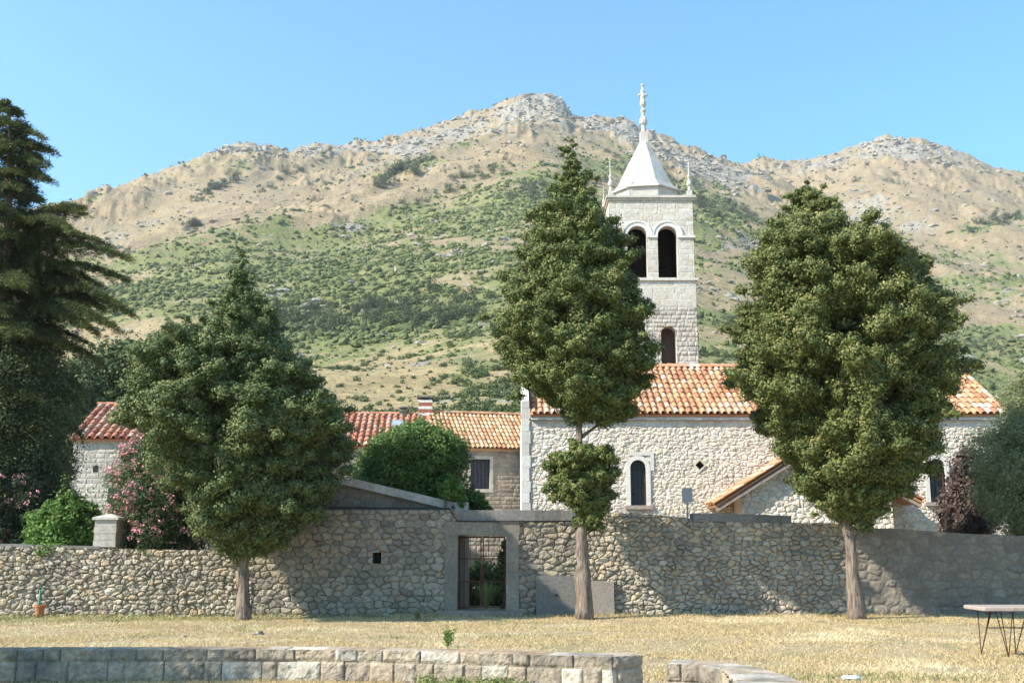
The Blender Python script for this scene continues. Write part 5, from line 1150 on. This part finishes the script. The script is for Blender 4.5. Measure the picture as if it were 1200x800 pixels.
def bush(name, label, cat, prof_px, Y, mat, n, per, R, size, seed, asp=.5, stems=5, lump=.4, group=None, flowers=None, gap=.1, base_z=0., depth=1.0, squash=.8, shoots=0):
    rg = np.random.default_rng(seed); pr = profile(prof_px, Y); th = thing(name, label, cat, (pr[1][0], Y, base_z), group=group); off = np.array(th.location)
    mb = MB(); C = crown(mb, pr, Y, n, per, R, size, rg, depth, asp=asp, lump=lump, sd=seed, gap=gap, squash=squash)
    for k in range(shoots):
        i = rg.integers(len(C)); d = np.array([rg.normal()*.5, rg.normal()*.4, 1.]); d /= np.linalg.norm(d); l_ = R*(.8+1.3*rg.random()); m = int(l_/.02)
        t_ = rg.random(m)[:, None]; leaf_cloud(mb, C[i]+d*t_*l_*1.4+rg.normal(size=(m, 3))*.05, np.tile(d, (m, 1)), size, rg, asp, .9, .8)
    o = mb.build('foliage', M[mat], th); o.location = tuple(-off)
    sb_ = MB()
    for k in range(stems):
        e = C[rg.integers(len(C))]; s0 = np.array([pr[1][0]+rg.normal()*.12, Y+rg.normal()*.1, base_z]); sb_.tube([s0, s0*.5+e*.5+np.array([rg.normal()*.05, 0, .1]), e], [.045, .03, .012], 6)
    o = sb_.build('stem', M['bark'], th, smooth=True); o.location = tuple(-off)
    if flowers:
        fb = MB(); nF, Rf = flowers; front = C[C[:, 1] < Y+.1]; ii = rg.integers(len(front), size=nF); cc = front[ii]+rg.normal(size=(nF, 3))*R*.35+np.array([0, -R*.75, R*.25])
        clumps(fb, cc, np.full(nF, Rf)*(.5+.9*rg.random(nF)), 10, .055, rg, .8, .8, core=False)
        o = fb.build('blossoms', M['pink'], th); o.location = tuple(-off); tag(o, kind='stuff')
    return th
bush('oleander_bush', 'tall oleander bush full of pink flowers behind the low wall', 'bush', [(512, 160, 205), (530, 140, 215), (555, 128, 235), (585, 125, 245), (610, 130, 250), (642, 140, 250)], 29.9, 'olean', 520, 75, .28, .10, 12, asp=.22, flowers=(260, .085), gap=.15, shoots=60)
bush('oleander_bush', 'oleander with a few pink flowers in deep shade below the cedar', 'bush', [(535, 15, 50), (550, 0, 62), (580, -10, 72), (640, -10, 74)], 31.4, 'olean_shaded', 200, 60, .28, .10, 13, asp=.22, flowers=(22, .07), gap=.15)
bush('green_bush', 'bright green leafy bush peeping over the low wall at the left', 'bush', [(584, 62, 92), (595, 45, 112), (610, 34, 118), (628, 30, 124), (645, 30, 124)], 29.8, 'bush', 300, 80, .24, .10, 14, asp=.6, shoots=50)
bush('green_bush', 'small yellow green shrub squeezed against the left side of the gatepost', 'bush', [(616, 102, 112), (626, 98, 114), (634, 98, 114)], 29.6, 'bush', 50, 50, .14, .07, 15, asp=.5)
bush('laurel_bush', 'large rounded bright green bush over the sloping shed verge', 'bush', [(497, 480, 506), (508, 450, 528), (525, 425, 538), (545, 412, 545), (562, 408, 545), (580, 420, 545)], 31.0, 'laurel', 640, 85, .30, .10, 16, asp=.5, shoots=60)
bush('vine', 'small green vine spilling over the low end of the shed verge', 'plant', [(562, 518, 536), (572, 512, 545), (580, 515, 545), (588, 530, 548)], 29.1, 'bush', 60, 50, .14, .09, 17, asp=.7)
bush('green_bush', 'dull green shrub hanging below the house window beside the shed', 'bush', [(574, 545, 560), (586, 543, 572), (597, 545, 580), (606, 545, 580)], 30.2, 'laurel', 70, 50, .18, .09, 18, asp=.5, base_z=2.5, stems=2)
bush('purple_plum_bush', 'dark purple leaved shrub in front of the right church window', 'bush', [(528, 1122, 1145), (545, 1114, 1158), (570, 1110, 1165), (595, 1100, 1165), (625, 1095, 1165)], 33.0, 'plum', 420, 60, .30, .10, 19, asp=.6, gap=.3, shoots=50)
bush('olive_tree', 'grey green olive tree cut off by the right edge of the lawn wall', 'tree', [(432, 1190, 1240), (460, 1176, 1262), (500, 1160, 1285), (540, 1150, 1295), (580, 1150, 1295), (610, 1165, 1285), (630, 1180, 1270)], 30.6, 'olive', 900, 95, .34, .085, 20, asp=.3, shoots=80, gap=.15)
bush('leafy_tree', 'grey green round tree rising behind the small left house', 'tree', [(405, 130, 180), (425, 100, 205), (450, 82, 220), (480, 78, 230), (520, 80, 230)], 58.0, 'farleaf', 420, 110, .75, .20, 21, asp=.6, group='trees behind the left house')
bush('leafy_tree', 'darker tree directly left of the small left house roof', 'tree', [(430, 70, 100), (455, 60, 125), (490, 55, 130), (520, 60, 130)], 54.0, 'farleaf', 260, 100, .65, .18, 22, asp=.6, group='trees behind the left house')
bush('leafy_tree', 'bluish tree top beyond the left roof, next to the broad conifer', 'tree', [(395, 185, 215), (412, 165, 240), (440, 150, 255), (480, 150, 255)], 66.0, 'farleaf', 300, 100, .85, .22, 23, asp=.6, group='trees behind the left house')
# added unseen tree, placed left of the view only to shade the low front wall
bush('olive_tree', 'added olive tree outside the left edge, there only to shade the low front wall', 'tree', [(660, -700, -560), (520, -840, -400), (400, -890, -340), (280, -850, -380), (190, -760, -480)], 11.7, 'olive', 240, 90, .4, .12, 25, asp=.35, gap=.0)
# strap-leaved plant behind the gate
def strap(name, label, c, n, H, mat, seed, wd=.012, spread=.5):
    rg = np.random.default_rng(seed); mb = MB()
    for k in range(n):
        a = rg.random()*2*pi; l_ = H*(.6+.5*rg.random()); sp_ = spread*(.2+rg.random()); m = 7; V = []
        for i in range(m):
            t_ = i/(m-1); r_ = sp_*l_*t_**1.6; z_ = l_*(t_-.35*t_**3*sp_*1.6); w__ = wd*(1-t_**2)+.001
            V += [(c[0]+cos(a)*r_-sin(a)*w__, c[1]+sin(a)*r_+cos(a)*w__, c[2]+z_), (c[0]+cos(a)*r_+sin(a)*w__, c[1]+sin(a)*r_-cos(a)*w__, c[2]+z_)]
        mb.add(V, [(2*i, 2*i+1, 2*i+3, 2*i+2) for i in range(m-1)], rnd=rg.random(), tone=rg.random())
    o = mb.build(name, M[mat]); return tag(o, label, 'plant')
strap('strap_leaf_plant', 'clump of long arching green leaves behind the barred doorway', P(570, 715, 29.5)*np.array([1, 1, 0]), 150, 1.0, 'yucca', 31, wd=.016, spread=.6)
bush('garden_hedge', 'low dark hedge behind the strap leaved plant through the doorway', 'hedge', [(664, 505, 625), (675, 500, 630), (695, 500, 630), (712, 500, 630)], 34.0, 'laurel', 200, 60, .28, .09, 44, asp=.5, depth=.3)
hd = bush('climbing_plant', 'leafy climber just inside the right edge of the doorway', 'plant', [(635, 586, 598), (650, 582, 600), (670, 584, 600), (690, 590, 600)], 30.2, 'bush', 60, 40, .14, .08, 32, asp=.6)
def weed(label, c, H, seed, mat='greengrass', name='weed'):
    rg = np.random.default_rng(seed); mb = MB()
    for k in range(3+rg.integers(3)):
        d = np.array([rg.normal()*.16, rg.normal()*.16, 1.]); l_ = H*(.6+.45*rg.random()); tip = c+d*l_; mb.tube([c, c+d*l_*.5+np.array([rg.normal()*.02, 0, 0]), tip], [.006, .005, .002], 5, rnd=.7, tone=.8)
        m = 60; t_ = .15+.85*rg.random(m)[:, None]; leaf_cloud(mb, c+d*t_*l_+rg.normal(size=(m, 3))*.035, np.tile(d, (m, 1)), .065, rg, .35, .8, .8)
    return tag(mb.build(name, M[mat]), label, 'weed', 'weeds along the wall foot')
for k, (px_, py_, H_w, lb) in enumerate(((1084, 716, .65, 'tall pale weed against the rendered wall, left of the tallest one'), (1113, 717, .85, 'tallest straggly pale weed by the rendered wall near the table'), (1031, 713, .40, 'small weed right of the leaning cypress trunk'), (1056, 714, .22, 'tiny weed tuft midway between the trunk and the tall weeds'), (886, 716, .42, 'thin weed at the wall foot midway between the two right trunks'), (865, 716, .38, 'leftmost thin weed on the wall foot beneath the grey slab coping'), (489, 722, .18, 'tiny weed at the shaded wall foot left of the doorway'))):
    weed(lb, G(px_, py_+2, 0), H_w, 200+k, 'straw' if k in (0, 1) else 'greengrass')
weed('small yellow green seedling growing alone on the dry lawn', G(525, 757, 0)+np.array([0, 0, 0]), .34, 220, 'bush')
mb = MB()
for k, (px_, py_) in enumerate(((505, 799), (540, 800), (565, 799), (595, 800))):
    q = G(px_, py_+8, -.02); rg = np.random.default_rng(300+k); m = 12; C_ = q+np.stack([rg.normal(size=m)*.13, rg.normal(size=m)*.05, .03+.07*rg.random(m)], 1); clumps(mb, C_, np.full(m, .09), 60, .04, rg, .5, .9)
tag(mb.build('ground_cover', M['greengrass']), 'low green ground cover at the foot of the block wall in the foreground', 'ground cover', kind='stuff')
# stones and litter on the lawn
def pebble(px_, py_, r_, label, seed, mat='limestone', name='stone', cat='stone', sq=.5):
    rg = np.random.default_rng(seed); V = ico2_v*(1+.16*rg.normal(size=(len(ico2_v), 1)))*np.array([r_*1.3, r_, r_*sq]); c_ = G(px_, py_, 0); o = mk(name, V, [ico2_f], M[mat], loc=(c_[0], c_[1], r_*sq*.5+float(gz(c_[0], c_[1])))); return tag(o, label, cat)
pebble(996, 793, .10, 'crumpled clear plastic bag lying on the grass at the bottom', 401, 'plastic', 'plastic_litter', 'litter', .45)
pebble(903, 717, .12, 'pale rounded stone by the wall foot left of the leaning trunk', 402)
pebble(302, 742, .09, 'grey brown stone lying on the lawn below the left conifer', 403)
for k, (px_, py_, r_) in enumerate(((215, 745, .05), (233, 747, .04), (128, 728, .05), (120, 730, .035), (137, 729, .04))):
    o = pebble(px_, py_, r_, ('larger pale pebble lying alone on the lawn near the left conifer', 'smaller pale pebble just right of a larger one near the left conifer', 'middle one of three pale pebbles in the green grass at the left', 'leftmost of three pale pebbles in the green grass at the left', 'rightmost of three pale pebbles in the green grass at the left')[k], 410+k, name='pebble', cat='pebble'); o['group'] = 'small pebbles on the left of the lawn'
